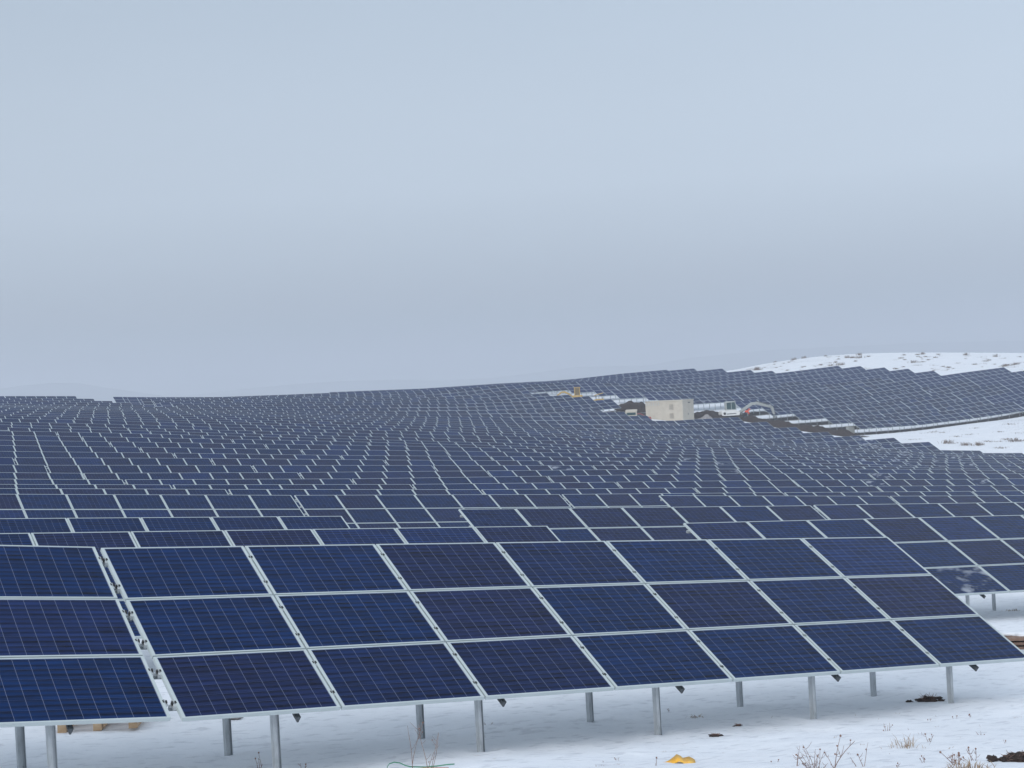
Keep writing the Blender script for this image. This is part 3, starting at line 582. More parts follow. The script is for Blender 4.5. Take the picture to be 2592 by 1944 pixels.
def link(name, me, parent=None, loc=(0, 0, 0), rot=(0, 0, 0)):
    o = bpy.data.objects.new(name, me); COL.objects.link(o); o.location = loc; o.rotation_euler = rot
    if parent: o.parent = parent
    return o
# ---------------------------------------------------------------- materials
class NT:
    def __init__(s, name, col=(.5, .5, .5), rough=.6, metal=0, spec=.5):
        s.mat = bpy.data.materials.new(name); s.mat.use_nodes = True; s.t = s.mat.node_tree
        s.b = s.t.nodes['Principled BSDF']; s.b.inputs['Base Color'].default_value = (*col, 1)
        s.b.inputs['Roughness'].default_value = rough; s.b.inputs['Metallic'].default_value = metal
        s.b.inputs['Specular IOR Level'].default_value = spec
    def n(s, k, **kw):
        nd = s.t.nodes.new(k)
        for a, v in kw.items(): setattr(nd, a, v)
        return nd
    def l(s, a, b): s.t.links.new(a, b)
    def math(s, op, a, b=None, clamp=False):
        nd = s.n('ShaderNodeMath', operation=op, use_clamp=clamp)
        for i, v in enumerate((a, b)):
            if v is None: continue
            if isinstance(v, (int, float)): nd.inputs[i].default_value = v
            else: s.l(v, nd.inputs[i])
        return nd.outputs[0]
    def mixc(s, f, a, b):
        nd = s.n('ShaderNodeMix', data_type='RGBA')
        for i, v in ((0, f), (6, a), (7, b)):
            if isinstance(v, (int, float)): nd.inputs[i].default_value = v
            elif isinstance(v, tuple): nd.inputs[i].default_value = (*v, 1)
            else: s.l(v, nd.inputs[i])
        return nd.outputs[2]
    def noise(s, scale, detail=3, rough=.5, co='Object', stretch=None):
        t = s.n('ShaderNodeTexCoord'); nd = s.n('ShaderNodeTexNoise'); nd.inputs['Scale'].default_value = scale
        nd.inputs['Detail'].default_value = detail; nd.inputs['Roughness'].default_value = rough
        src = t.outputs[co]
        if co == 'Position': pass
        if stretch:
            mp = s.n('ShaderNodeMapping'); mp.inputs['Scale'].default_value = stretch; s.l(src, mp.inputs[0]); src = mp.outputs[0]
        s.l(src, nd.inputs[0]); return nd.outputs[0]
    def ramp(s, f, stops):
        r = s.n('ShaderNodeValToRGB'); s.l(f, r.inputs[0]); e = r.color_ramp.elements
        while len(e) < len(stops): e.new(.5)
        for k, (p, c) in zip(e, stops): k.position = p; k.color = (*c, 1) if isinstance(c, tuple) else (c, c, c, 1)
        return r.outputs[0]
    def bump(s, h, strength=.3, dist=.02):
        b = s.n('ShaderNodeBump'); b.inputs['Strength'].default_value = strength; b.inputs['Distance'].default_value = dist
        s.l(h, b.inputs['Height']); s.l(b.outputs[0], s.b.inputs['Normal'])
def plain(name, c1, c2, scale=6, rough=.6, metal=0, bump=0, detail=4, stretch=None, spec=.5):
    t = NT(name, c1, rough, metal, spec); f = t.noise(scale, detail, .6, stretch=stretch)
    t.l(t.mixc(t.ramp(f, [(.3, 0.0), (.7, 1.0)]), c1, c2), t.b.inputs['Base Color'])
    if bump: t.bump(f, bump, .03)
    return t.mat
def cells(name, snowy=False):
    t = NT(name, (.01, .02, .08), .10, 0, .08); t.b.inputs['Specular Tint'].default_value = (.6, .74, 1, 1)
    tc = t.n('ShaderNodeTexCoord'); sp = t.n('ShaderNodeSeparateXYZ'); t.l(tc.outputs['Object'], sp.inputs[0])
    x, y = sp.outputs['X'], sp.outputs['Y']
    u = t.math('DIVIDE', t.math('ADD', x, -.037), .1576); v = t.math('DIVIDE', t.math('ADD', y, -.025), .1567)
    fu, fv = t.math('FRACT', u), t.math('FRACT', v)
    eu = t.math('LESS_THAN', t.math('ABSOLUTE', t.math('ADD', fu, -.5)), .490)   # inside a cell
    ev = t.math('LESS_THAN', t.math('ABSOLUTE', t.math('ADD', fv, -.5)), .495)
    inu = t.math('MULTIPLY', t.math('GREATER_THAN', u, 0.0), t.math('LESS_THAN', u, 10.0))
    inv = t.math('MULTIPLY', t.math('GREATER_THAN', v, 0.0), t.math('LESS_THAN', v, 6.0))
    bus = t.math('LESS_THAN', t.math('ABSOLUTE', t.math('ADD', t.math('FRACT', t.math('MULTIPLY', fv, 3.0)), -.5)), .022)
    oi = t.n('ShaderNodeObjectInfo')
    wn = t.n('ShaderNodeTexWhiteNoise', noise_dimensions='3D'); cb = t.n('ShaderNodeCombineXYZ')
    t.l(t.math('FLOOR', u), cb.inputs[0]); t.l(t.math('FLOOR', v), cb.inputs[1]); t.l(t.math('MULTIPLY', oi.outputs['Random'], 91.0), cb.inputs[2])
    t.l(cb.outputs[0], wn.inputs[0])
    # crystals: streaks along the module, fine grain
    g = t.noise(26, 3, .6, stretch=(.35, 1.6, 1)); g2 = t.noise(9, 2, .5, stretch=(.1, 1.7, 1))
    tint = t.ramp(oi.outputs['Random'], [(0, (.0008, .018, .082)), (.35, (.0015, .021, .094)), (.6, (.006, .017, .072)), (.8, (.009, .018, .072)), (1, (.005, .029, .125))])
    br = t.math('ADD', t.math('MULTIPLY', wn.outputs['Value'], .24), t.math('ADD', t.math('MULTIPLY', g, .75), t.math('MULTIPLY', g2, 1.5)))
    hsv = t.n('ShaderNodeHueSaturation'); t.l(tint, hsv.inputs['Color']); t.l(t.math('ADD', t.math('MULTIPLY', t.math('SINE', t.math('MULTIPLY', fv, 12.566)), .30), t.math('ADD', br, -.48)), hsv.inputs['Value'])
    c = t.mixc(t.math('MULTIPLY', bus, .55), hsv.outputs[0], (.045, .06, .13))
    c = t.mixc(t.math('SUBTRACT', 1.0, t.math('MULTIPLY', ev, inv)), c, (.09, .12, .23))
    c = t.mixc(t.math('SUBTRACT', 1.0, t.math('MULTIPLY', eu, inu)), c, (.19, .22, .32))
    if snowy:
        s1 = t.n('ShaderNodeTexNoise', noise_dimensions='4D'); s1.inputs['Scale'].default_value = 2.2; s1.inputs['Detail'].default_value = 5
        t.l(t.math('MULTIPLY', oi.outputs['Random'], 40.0), s1.inputs['W'])
        mp = t.n('ShaderNodeMapping'); mp.inputs['Scale'].default_value = (.7, 1.5, 1); t.l(tc.outputs['Object'], mp.inputs[0]); t.l(mp.outputs[0], s1.inputs[0])
        sf = t.ramp(s1.outputs[0], [(.53, 0.0), (.66, 1.0)])
        c = t.mixc(t.math('MULTIPLY', sf, .5), c, (.62, .66, .72)); t.l(t.math('ADD', t.math('MULTIPLY', sf, .5), .12), t.b.inputs['Roughness'])
    t.l(c, t.b.inputs['Base Color'])
    return t.mat
M_CELL = cells('silicon_cells'); M_CELLS = cells('silicon_cells_with_snow', True)
t = NT('anodised_frame', (.45, .50, .50), .45, .35); f = t.noise(3, 2)
t.l(t.mixc(f, (.47, .53, .53), (.60, .66, .67)), t.b.inputs['Base Color']); M_FRAME = t.mat
t = NT('galvanised_steel', (.4, .43, .46), .5, .3); f = t.noise(9, 5, .65, stretch=(1, 1, .35))
t.l(t.mixc(t.ramp(f, [(.3, 0.0), (.7, 1.0)]), (.36, .385, .40), (.62, .65, .67)), t.b.inputs['Base Color'])
t.l(t.ramp(f, [(.2, .35), (.8, .62)]), t.b.inputs['Roughness']); M_STEEL = t.mat
M_DARK = plain('dark_steel', (.05, .06, .07), (.10, .11, .12), 8, .6, .3)
M_RUB = plain('black_rubber', (.012, .012, .013), (.02, .02, .02), 20, .7)
t = NT('snow', (.8, .85, .92), .75, 0, .25)
geo = t.n('ShaderNodeNewGeometry')
def posn(scale, detail, rough=.55, st=(1, 1, 1)):
    mp = t.n('ShaderNodeMapping'); mp.inputs['Scale'].default_value = st; t.l(geo.outputs['Position'], mp.inputs[0])
    nd = t.n('ShaderNodeTexNoise'); nd.inputs['Scale'].default_value = scale; nd.inputs['Detail'].default_value = detail; nd.inputs['Roughness'].default_value = rough
    t.l(mp.outputs[0], nd.inputs[0]); return nd.outputs[0]
n1, n2, n3, n4 = posn(.5, 5), posn(3.2, 6, .62), posn(20, 4), posn(5.5, 3, .5, (.75, 1.5, 1))
c = t.mixc(t.ramp(n1, [(.35, 0.0), (.7, 1.0)]), (.79, .82, .875), (.86, .88, .925))
c = t.mixc(t.ramp(n2, [(.28, .55), (.42, 0.0)]), c, (.67, .70, .76))
dim = t.ramp(n4, [(.33, 1.0), (.43, 0.0)]); c = t.mixc(t.math('MULTIPLY', dim, .45), c, (.52, .54, .60))
at_ = t.n('ShaderNodeAttribute', attribute_name='soil')     # bare ground where the snow was driven over or blown off
soilf = t.ramp(t.math('ADD', at_.outputs['Fac'], t.math('MULTIPLY', t.math('ADD', n2, -.5), .9)), [(.45, 0.0), (.62, 1.0)])
soilc = t.mixc(n3, (.016, .011, .010), (.05, .034, .028))
t.l(t.mixc(soilf, c, soilc), t.b.inputs['Base Color'])
hsum = t.math('ADD', t.math('MULTIPLY', n2, .8), t.math('SUBTRACT', t.math('MULTIPLY', n3, .05), t.math('MULTIPLY', dim, .25))); t.bump(hsum, .6, .07)
M_SNOW = t.mat
M_SOIL = plain('wet_soil', (.012, .009, .009), (.055, .036, .030), 3.5, .9, 0, .8, 6)
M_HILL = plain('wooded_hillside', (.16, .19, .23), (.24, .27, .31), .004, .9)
M_WOOD = plain('raw_pine', (.42, .27, .15), (.62, .46, .30), 7, .7, stretch=(1, .15, 1))
M_OLDWOOD = plain('weathered_wood', (.11, .065, .045), (.25, .16, .12), 9, .8, stretch=(1, .1, 1))
M_CONC = plain('beige_concrete', (.47, .43, .36), (.55, .505, .43), 1.3, .85)
M_WHITE = plain('white_paint', (.66, .66, .65), (.76, .76, .74), 3, .35)
M_YEL = plain('yellow_paint', (.42, .27, .07), (.55, .37, .11), 3, .45)
M_ORANGE = plain('orange_workwear', (.85, .10, .05), (.95, .17, .09), 9, .8)
M_DCLOTH = plain('dark_trousers', (.02, .025, .05), (.04, .045, .07), 9, .9)
M_SKIN = plain('skin', (.42, .24, .17), (.48, .29, .21), 9, .6)
M_RED = plain('red_paint', (.35, .03, .03), (.45, .05, .05), 3, .35)
M_GLASS = plain('tinted_glass', (.02, .05, .055), (.035, .08, .08), 2, .08)
M_GREY = plain('light_grey_paint', (.36, .38, .37), (.44, .46, .45), 3, .6)
M_TWIG = plain('dry_stalk', (.17, .10, .085), (.30, .19, .15), 12, .9)
M_GRASS = plain('dead_grass', (.24, .17, .12), (.42, .32, .22), 12, .9)
M_PLAST = plain('yellow_plastic', (.85, .42, .03), (.95, .55, .08), 12, .4)
M_GREEN = plain('green_strap', (.02, .22, .11), (.04, .30, .16), 5, .4)
M_PINK = plain('pale_orange_strap', (.75, .35, .18), (.8, .42, .25), 5, .5)
M_STONE = plain('broken_stone', (.16, .14, .14), (.40, .38, .38), 3, .9, 0, .6)
# ---------------------------------------------------------------- ground
SOIL_LINES = [(159.8, 215.4, 164.8, 215.4, 2.0), (170.5, 208.3, 175.5, 208.3, 2.0), (170.4, 201.2, 182.0, 201.2, 2.0), (170.2, 194.1, 181.8, 194.1, 2.0), (170.1, 187.0, 181.7, 187.0, 2.0), (168.9, 179.9, 180.5, 179.9, 2.0), (180.6, 179.9, 192.3, 179.9, 2.0), (192.4, 179.9, 204.1, 179.9, 2.0), (204.2, 179.9, 215.8, 179.9, 2.0), (152.1, 216.2, 155.8, 211.7, 2.2), (161.0, 207.1, 168.2, 205.2, 3), (168.1, 205.3, 167.8, 197.7, 2.2), (167.8, 197.7, 166.4, 188.9, 2.0), (166.4, 188.9, 166.3, 182.3, 2.0), (166.3, 182.3, 166.4, 176.6, 1.8)]
def soil_at(a, b):
    s = 0
    for (ax, bx, cx, dx, wd) in SOIL_LINES:
        ux, uy = cx - ax, dx - bx; L2 = ux * ux + uy * uy
        k = min(max(((a - ax) * ux + (b - bx) * uy) / L2, 0), 1)
        s = max(s, 1 - .5 * math.hypot(a - ax - k * ux, b - bx - k * uy) / wd)
    return s
def axis(segs):
    r = []
    for a, b, st in segs:
        x = a
        while x < b - 1e-6: r.append(x); x += st
    r.append(segs[-1][1]); return r
xs = axis([(-6000, -1000, 1000), (-1000, -300, 140), (-300, -60, 30), (-60, -4, 4), (-4, 1, .5), (1, 19, .11), (19, 40, .6), (40, 130, 2), (130, 215, .8), (215, 400, 2.5), (400, 700, 30), (700, 1600, 150), (1600, 7000, 900)])
ys = axis([(-3000, -500, 500), (-500, -40, 46), (-40, 8, 2), (8, 11.5, .3), (11.5, 19, .11), (19, 32, .5), (32, 128, 2), (128, 228, .8), (228, 360, 2), (360, 640, 28), (640, 1600, 160), (1600, 8000, 800)])
V = [(x, y, ground(x, y)) for y in ys for x in xs]; nx = len(xs)
F = [(j * nx + i, j * nx + i + 1, (j + 1) * nx + i + 1, (j + 1) * nx + i) for j in range(len(ys) - 1) for i in range(nx - 1)]
me = bpy.data.meshes.new('snowy_ground'); me.from_pydata(V, [], F); me.materials.append(M_SNOW)
me.polygons.foreach_set('use_smooth', [True] * len(F))
atr = me.attributes.new('soil', 'FLOAT', 'POINT')
def rough_snow(a, b):
    return (.385 + .12 * noise.noise(Vector((a / 9, b / 9, 2)))) * max(sm(b, 262, 275) * sm(a, 205, 225) * (1 - sm(b, 350, 358)), sm(a, 166, 180) * sm(b, 140, 150) * (1 - sm(b, 172, 178)))
atr.data.foreach_set('value', [max(0, soil_at(p[0], p[1]), rough_snow(p[0], p[1])) if 120 < p[0] < 399 and 120 < p[1] < 359 else (max(.55 * math.exp(-((p[0] - pa) ** 2 * .6 + (p[1] - pb + .03) ** 2) / .012) for pa, pb in POSTS) if 3 < p[0] < 18 and 14.5 < p[1] < 18 else 0) for p in V])
g = link('snowy_ground', me); tag(g, 'snow covered ground under and around the solar tables', kind='structure')
# far hills in the haze: ridges with real depth
def hill(pts, dist, label):
    n = len(pts); vs = []; fs = []
    for px, py in pts:
        p = ray(px, py) * dist
        for k, (dd, hh) in enumerate(((-500, 0), (-260, .55), (-90, .93), (0, 1), (110, .9), (300, .5), (520, 0))):
            q = p + AWAY * dd; q.z = -60 + (p.z + 60) * hh; vs.append(q)
    for i in range(n - 1):
        for k in range(6): fs.append((i * 7 + k, (i + 1) * 7 + k, (i + 1) * 7 + k + 1, i * 7 + k + 1))
    o = MB().add(vs, fs, 0, True).build('hills', M_HILL); tag(o, label, kind='structure'); return o
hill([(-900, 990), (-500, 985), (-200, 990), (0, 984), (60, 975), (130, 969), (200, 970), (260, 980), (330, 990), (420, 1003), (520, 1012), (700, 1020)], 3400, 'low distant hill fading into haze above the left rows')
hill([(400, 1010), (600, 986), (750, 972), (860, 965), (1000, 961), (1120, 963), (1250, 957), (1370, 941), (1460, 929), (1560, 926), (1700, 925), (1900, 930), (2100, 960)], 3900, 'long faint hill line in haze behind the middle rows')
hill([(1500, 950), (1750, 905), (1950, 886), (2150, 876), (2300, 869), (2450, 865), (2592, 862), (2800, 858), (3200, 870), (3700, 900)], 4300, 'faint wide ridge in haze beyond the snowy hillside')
# ---------------------------------------------------------------- solar tables
W_, H_, PW, PH = 1.65, .99, 1.67, 1.01
TILT = math.radians(28.66)
TM = Matrix.Rotation(TILT, 4, 'X')     # local x along the row, y up the slope, z out of the glass
FW, FV = .032, .017
def frame_mb(m=MB(), mat=0):
    m = MB()
    o = [(0, 0), (W_, 0), (W_, H_), (0, H_)]; i = [(FW, FV), (W_ - FW, FV), (W_ - FW, H_ - FV), (FW, H_ - FV)]
    vs = [(x, y, 0) for x, y in o] + [(x, y, 0) for x, y in i] + [(x, y, -.004) for x, y in i] + [(x, y, -.042) for x, y in o]
    fs = []
    for k in range(4):
        j = (k + 1) % 4
        fs += [(k, j, 4 + j, 4 + k), (4 + k, 4 + j, 8 + j, 8 + k), (12 + k, 12 + j, j, k)]
    fs.append((15, 14, 13, 12))
    m.add(vs, fs, 0); return m
def glass_fs(m, mat):
    return m.add([(FW, FV, -.0035), (W_ - FW, FV, -.0035), (W_ - FW, H_ - FV, -.0035), (FW, H_ - FV, -.0035)], [(0, 1, 2, 3)], mat)
ME_FRAME = frame_mb().mesh('solar_panel', M_FRAME)
ME_GLASS = glass_fs(MB(), 0).mesh('glass', M_CELL); ME_GLASS_S = glass_fs(MB(), 0).mesh('glass', M_CELLS)
ME_PANEL = glass_fs(frame_mb(), 1).mesh('solar_panel', [M_FRAME, M_CELL])
ME_PANEL_S = glass_fs(frame_mb(), 1).mesh('solar_panel', [M_FRAME, M_CELLS])
SL = 3 * PH - .02
def post_xs(n): 
    k = max(2, int(round(n * 5 / 7))); L = n * PW
    return [(1.11 + 2.38 * i) if n == 7 else L * (i + .47) / k for i in range(k)]
def purlin_mb(n):
    m = MB(); L = n * PW - .02
    # open C profile
    for (x0, x1, y0, y1, z0, z1) in ((-.05, L + .05, -.02, .02, -.003, 0), (-.05, L + .05, .017, .02, -.045, -.003), (-.05, L + .05, -.02, .017, -.048, -.045)):
        m.box(x0, x1, y0, y1, z0, z1)
    return m
def rafter_mb():
    m = MB()
    # tapered channel under the purlins, seen end on below the front edge
    m.prism([(-.026, 0), (.026, 0), (.012, -.062), (-.004, -.062)], .0, SL - .25, 0); return m
def post_mb(top, low=-1.5):
    # open channel: web on the left, the rear flange seen inside
    t = .006
    poly = [(-.045, -.037), (-.006, -.037), (-.006, -.037 + t), (-.045 + t, -.037 + t), (-.045 + t, .037 - t), (.040, .037 - t), (.040, .012), (.046, .012), (.046, .037), (-.045, .037)]
    return MB().prism(poly, low, top, 0, axis='z')
def clamp_mb():
    m = MB(); m.box(-.022, -.010, -.018, .018, -.03, .0025, 1); m.box(.010, .022, -.018, .018, -.03, .0025, 1)
    m.box(-.012, .012, -.05, .05, -.06, -.012, 0); return m
_cache = {}
def cached(key, fn):
    if key not in _cache: _cache[key] = fn()
    return _cache[key]
FRONT_V, REAR_V = .50, 2.22           # distances of the posts up the slope
def frame_far(n):
    """posts, rafters and purlins of a far table as one rack"""
    m = MB()
    for v in (.25, .76, 1.26, 1.77, 2.27, 2.78):
        m.box(-.05, n * PW + .03, v - .02, v + .02, -.09, -.046, 0, TM)
    for x in post_xs(n):
        m.box(x + .02, x + .07, -.02, SL - .3, -.22, -.092, 1, TM)
        for v in (FRONT_V, REAR_V):
            y, z = v * math.cos(TILT), v * math.sin(TILT); m.box(x - .045, x + .045, y - .035, y + .035, -1.4, z - .13, 0)
    return m.mesh('support_rack', [M_STEEL, M_DARK])
ORD = ['', 'first', 'second', 'third', 'fourth', 'fifth', 'sixth', 'seventh', 'eighth', 'ninth', 'tenth', 'eleventh', 'twelfth', 'thirteenth', 'fourteenth', 'fifteenth', 'sixteenth', 'seventeenth', 'eighteenth', 'nineteenth', 'twentieth']
def ordn(i): return ORD[i] if i <= 20 else (('twenty-' if i < 30 else 'thirty-') + ORD[i % 10] if i % 10 else {30: 'thirtieth', 40: 'fortieth'}[i])
ntab = 0
def corner(T):
    b, a0, z0, a1, z1, n, row = T
    ph = math.atan2(z1 - z0, a1 - a0)     # slope of the row
    yb, zb = SL * math.cos(TILT), SL * math.sin(TILT)
    # bottom left corner from top left corner
    Rm = Matrix.Rotation(-ph, 4, 'Y')
    return Vector((a0, b, z0)) - Rm @ Vector((0, yb, zb)), Rm, ph
def snowy(T, i, k):
    b, a0, z0, a1, z1, n, row = T
    a = a0 + i * PW; rr = R.random()
    if row == 2 and a0 > 18: return (i, k) in ((3, 0), (6, 0)) 
    if row <= 3: return False
    s = a / b
    if row > 100 and row < 200: return rr < (.05 + (.5 if k == 2 and i >= n - 4 and abs(a1 - max(x[3] for x in TABLES if x[6] == row)) < .5 else 0) + (.2 if row == 123 and k == 0 else 0))
    if row in (36, 37, 35, 34, 33): return rr < .08
    if s > .93 and row > 5: return rr < .3
    return s > .6 and rr < .012
def make_table(T, label, near=False, racks=True, group=None, rnd=True):
    b, a0, z0, a1, z1, n, row = T
    c, Rm, ph = corner(T)
    root = empty('solar_table', c); root.rotation_euler = (0, -ph, 0)
    tag(root, label, 'solar table', 'tables of three by seven solar panels on the snowy field' if n == 7 else 'shorter solar tables at the row ends')
    for k in range(3):
        for i in range(n):
            p = TM @ Vector((i * PW, k * PH, 0)); sn = snowy(T, i, k)
            if near:
                fr = link('solar_panel', ME_FRAME, root, p, (TILT, 0, 0)); link('glass', ME_GLASS_S if sn else ME_GLASS, fr)
            else: link('solar_panel', ME_PANEL_S if sn else ME_PANEL, root, p, (TILT, 0, 0))
    if racks:
        for v in (.25, .76, 1.26, 1.77, 2.27, 2.78):
            link('purlin', cached(('pu', n), lambda: purlin_mb(n).mesh('purlin', M_STEEL)), root, TM @ Vector((0, v, -.043)), (TILT, 0, 0))
        for x in post_xs(n):
            link('rafter', cached('ra', lambda: rafter_mb().mesh('rafter', M_DARK)), root, TM @ Vector((x + .105, 0, -.092)), (TILT, 0, 0))
            for v, kx in ((FRONT_V, 0), (REAR_V, 0)):
                y, z = v * math.cos(TILT), v * math.sin(TILT)
                link('post', cached('po', lambda: post_mb(-.06, -1.95).mesh('post', M_STEEL)), root, (x + kx, y, z - .06), (0, ph, 0))
        if near and row == 1:
            for i in range(0, n + (1 if a0 < 0 else 0)):
                for v in (.25, .76, 1.26, 1.77, 2.27, 2.78):
                    x = i * PW - .01
                    link('clamp', cached('cl', lambda: clamp_mb().mesh('clamp', [M_STEEL, M_RUB])), root, TM @ Vector((x, v, 0)), (TILT, 0, 0))
    else:
        link('support_rack', cached(('fr', n), lambda: frame_far(n)), root)
    return root
def vis_key(T):
    a, b = (T[1] + T[3]) / 2, T[0]
    # share of the table inside the picture, over the distance
    lo, hi = .255 * b, 1.143 * b
    ins = max(0, min(T[3], hi) - max(T[1], lo)) / 11.7
    return math.hypot(a, b) / max(ins, .05) ** .5
order = sorted(TABLES, key=vis_key)
things = order[:300]; rest = order[300:]
rowlist = sorted({T[6] if T[6] != 3 or T[0] < 40 else 3.5 for T in TABLES if T[6] < 100})
byrow = {}
for T in things:
    r = T[6] if not (T[6] == 3 and T[0] > 40) else 3.5
    if r == 200: r = 200 + T[0]
    byrow.setdefault(r, []).append(T)
blockrows = sorted({r for r in byrow if r >= 200})
for r, L in byrow.items():
    L.sort(key=lambda q: q[1])
    for j, T in enumerate(L):
        if r < 100:
            wh = 'in the %s row from the camera' % ordn(rowlist.index(r) + 1)
        elif r < 200: wh = 'in the %s row of the upper right field' % ordn(int(r) - 122)
        else: wh = 'in the %s row of the far left block' % ordn(blockrows.index(r) + 1)
        pos = '%s from the left' % ordn(j + 1)
        make_table(T, 'solar table %s, %s' % (pos, wh), near=r <= 3, racks=(r <= 3.5 or 123 <= r <= 129 or (16 <= r <= 22 and j >= len(L) - 1)))
# the rest of the tables, beyond the 300 that show largest: one mass of panels
m = MB()
for T in rest:
    c, Rm, ph = corner(T); Mx = Matrix.Translation(c) @ Rm
    n = T[5]
    for k in range(3):
        for i in range(n):
            P4 = Mx @ TM @ Matrix.Translation((i * PW, k * PH, 0))
            vs = [P4 @ Vector(p) for p in ((0, 0, 0), (W_, 0, 0), (W_, H_, 0), (0, H_, 0), (FW, FV, 0), (W_ - FW, FV, 0), (W_ - FW, H_ - FV, 0), (FW, H_ - FV, 0), (0, 0, -.04), (W_, 0, -.04), (W_, H_, -.04), (0, H_, -.04))]
            m.add(vs, [(0, 1, 5, 4), (1, 2, 6, 5), (2, 3, 7, 6), (3, 0, 4, 7), (8, 9, 1, 0), (9, 10, 2, 1), (10, 11, 3, 2), (11, 8, 0, 3)], 0)
            m.add(vs[4:8], [(0, 1, 2, 3)], 1)
    for x in post_xs(n):
        for v in (FRONT_V, REAR_V):
            y, z = v * math.cos(TILT), v * math.sin(TILT); m.box(x - .045, x + .045, y - .035, y + .035, -1.2, z - .05, 0, Mx)
t = NT('far_cells', (.012, .02, .07), .10, 0, .08); t.b.inputs['Specular Tint'].default_value = (.6, .74, 1, 1); f = t.noise(.6, 2); t.l(t.mixc(f, (.003, .018, .080), (.006, .019, .090)), t.b.inputs['Base Color'])
o = m.build('distant_solar_tables', [M_FRAME, t.mat]); tag(o, 'small far rows of solar tables along the hazy crest of the field', 'solar tables', kind='stuff')
# ---------------------------------------------------------------- things at the far building site
def place(name, px, py, label, cat, rz=0, t0=8, group=None, sink=0):
    p = at(px, py, t0); o = empty(name, (p.x, p.y, ground(p.x, p.y) - sink), YAW_R + rz); tag(o, label, cat, group); return o
# concrete station building; local x to the right of the picture, y away
st = place('station_kiosk', 1730, 1069, 'beige concrete transformer kiosk with two louvres standing among the upper solar rows', 'kiosk', math.radians(-35), t0=214, sink=.25)
PXM = st.location.length / FPX     # metres per picture point there
L1, L2, HH = 108 * PXM, 58 * PXM, 60 * PXM
# long side runs left and back from the near corner, short side right and back
m = MB(); m.box(-L1, 0, 0, L2, 0, HH - .14)
wall = m.build('wall', M_CONC, st, bevel=.03)
m = MB(); m.box(-L1 - .06, .06, -.06, L2 + .06, HH - .14, HH); m.build('roof', M_CONC, st, bevel=.03)
m = MB(); m.box(-L1 - .02, .02, -.015, L2 + .02, .0, .3); m.build('plinth', plain('grey_concrete', (.33, .31, .28), (.42, .39, .35), 2, .9), st)
def louvre(par, x0, x1, z0, z1, y, name='louvre'):
    m = MB(); m.box(x0, x1, y - .03, y, z0, z1, 0)
    k = 7
    for i in range(k):
        z = z0 + (z1 - z0) * (i + .5) / k; m.box(x0 + .05, x1 - .05, y - .055, y - .03, z - .015, z + .03, 1)
    m.build(name, [M_CONC, plain('louvre_slats', (.20, .19, .17), (.26, .25, .22), 3, .8)], par)
louvre(st, -L1 * .36, -L1 * .24, HH * .62, HH * .84, 0); louvre(st, -L1 * .36, -L1 * .24, HH * .24, HH * .46, 0)
m = MB()
for i in range(6): # small cable hooks under the roof at the left end
    x = -L1 * (.97 - .065 * i); m.box(x, x + .07, -.05, 0, HH - .62, HH - .22, 0); m.box(x, x + .17, -.05, 0, HH - .66, HH - .58, 0)
m.build('cable_entry', M_STEEL, st)
m = MB(); m.box(-.002, .03, L2 * .5, L2 * .68, HH * .86, HH * .90); m.build('vent_slot', M_DARK, st)
m = MB(); m.box(0, .03, L2 * .38, L2 * .9, .35, HH * .8); dr = m.build('door', M_CONC, st); m = MB(); m.box(.03, .06, L2 * .44, L2 * .47, HH * .36, HH * .44); m.build('handle', M_DARK, dr)

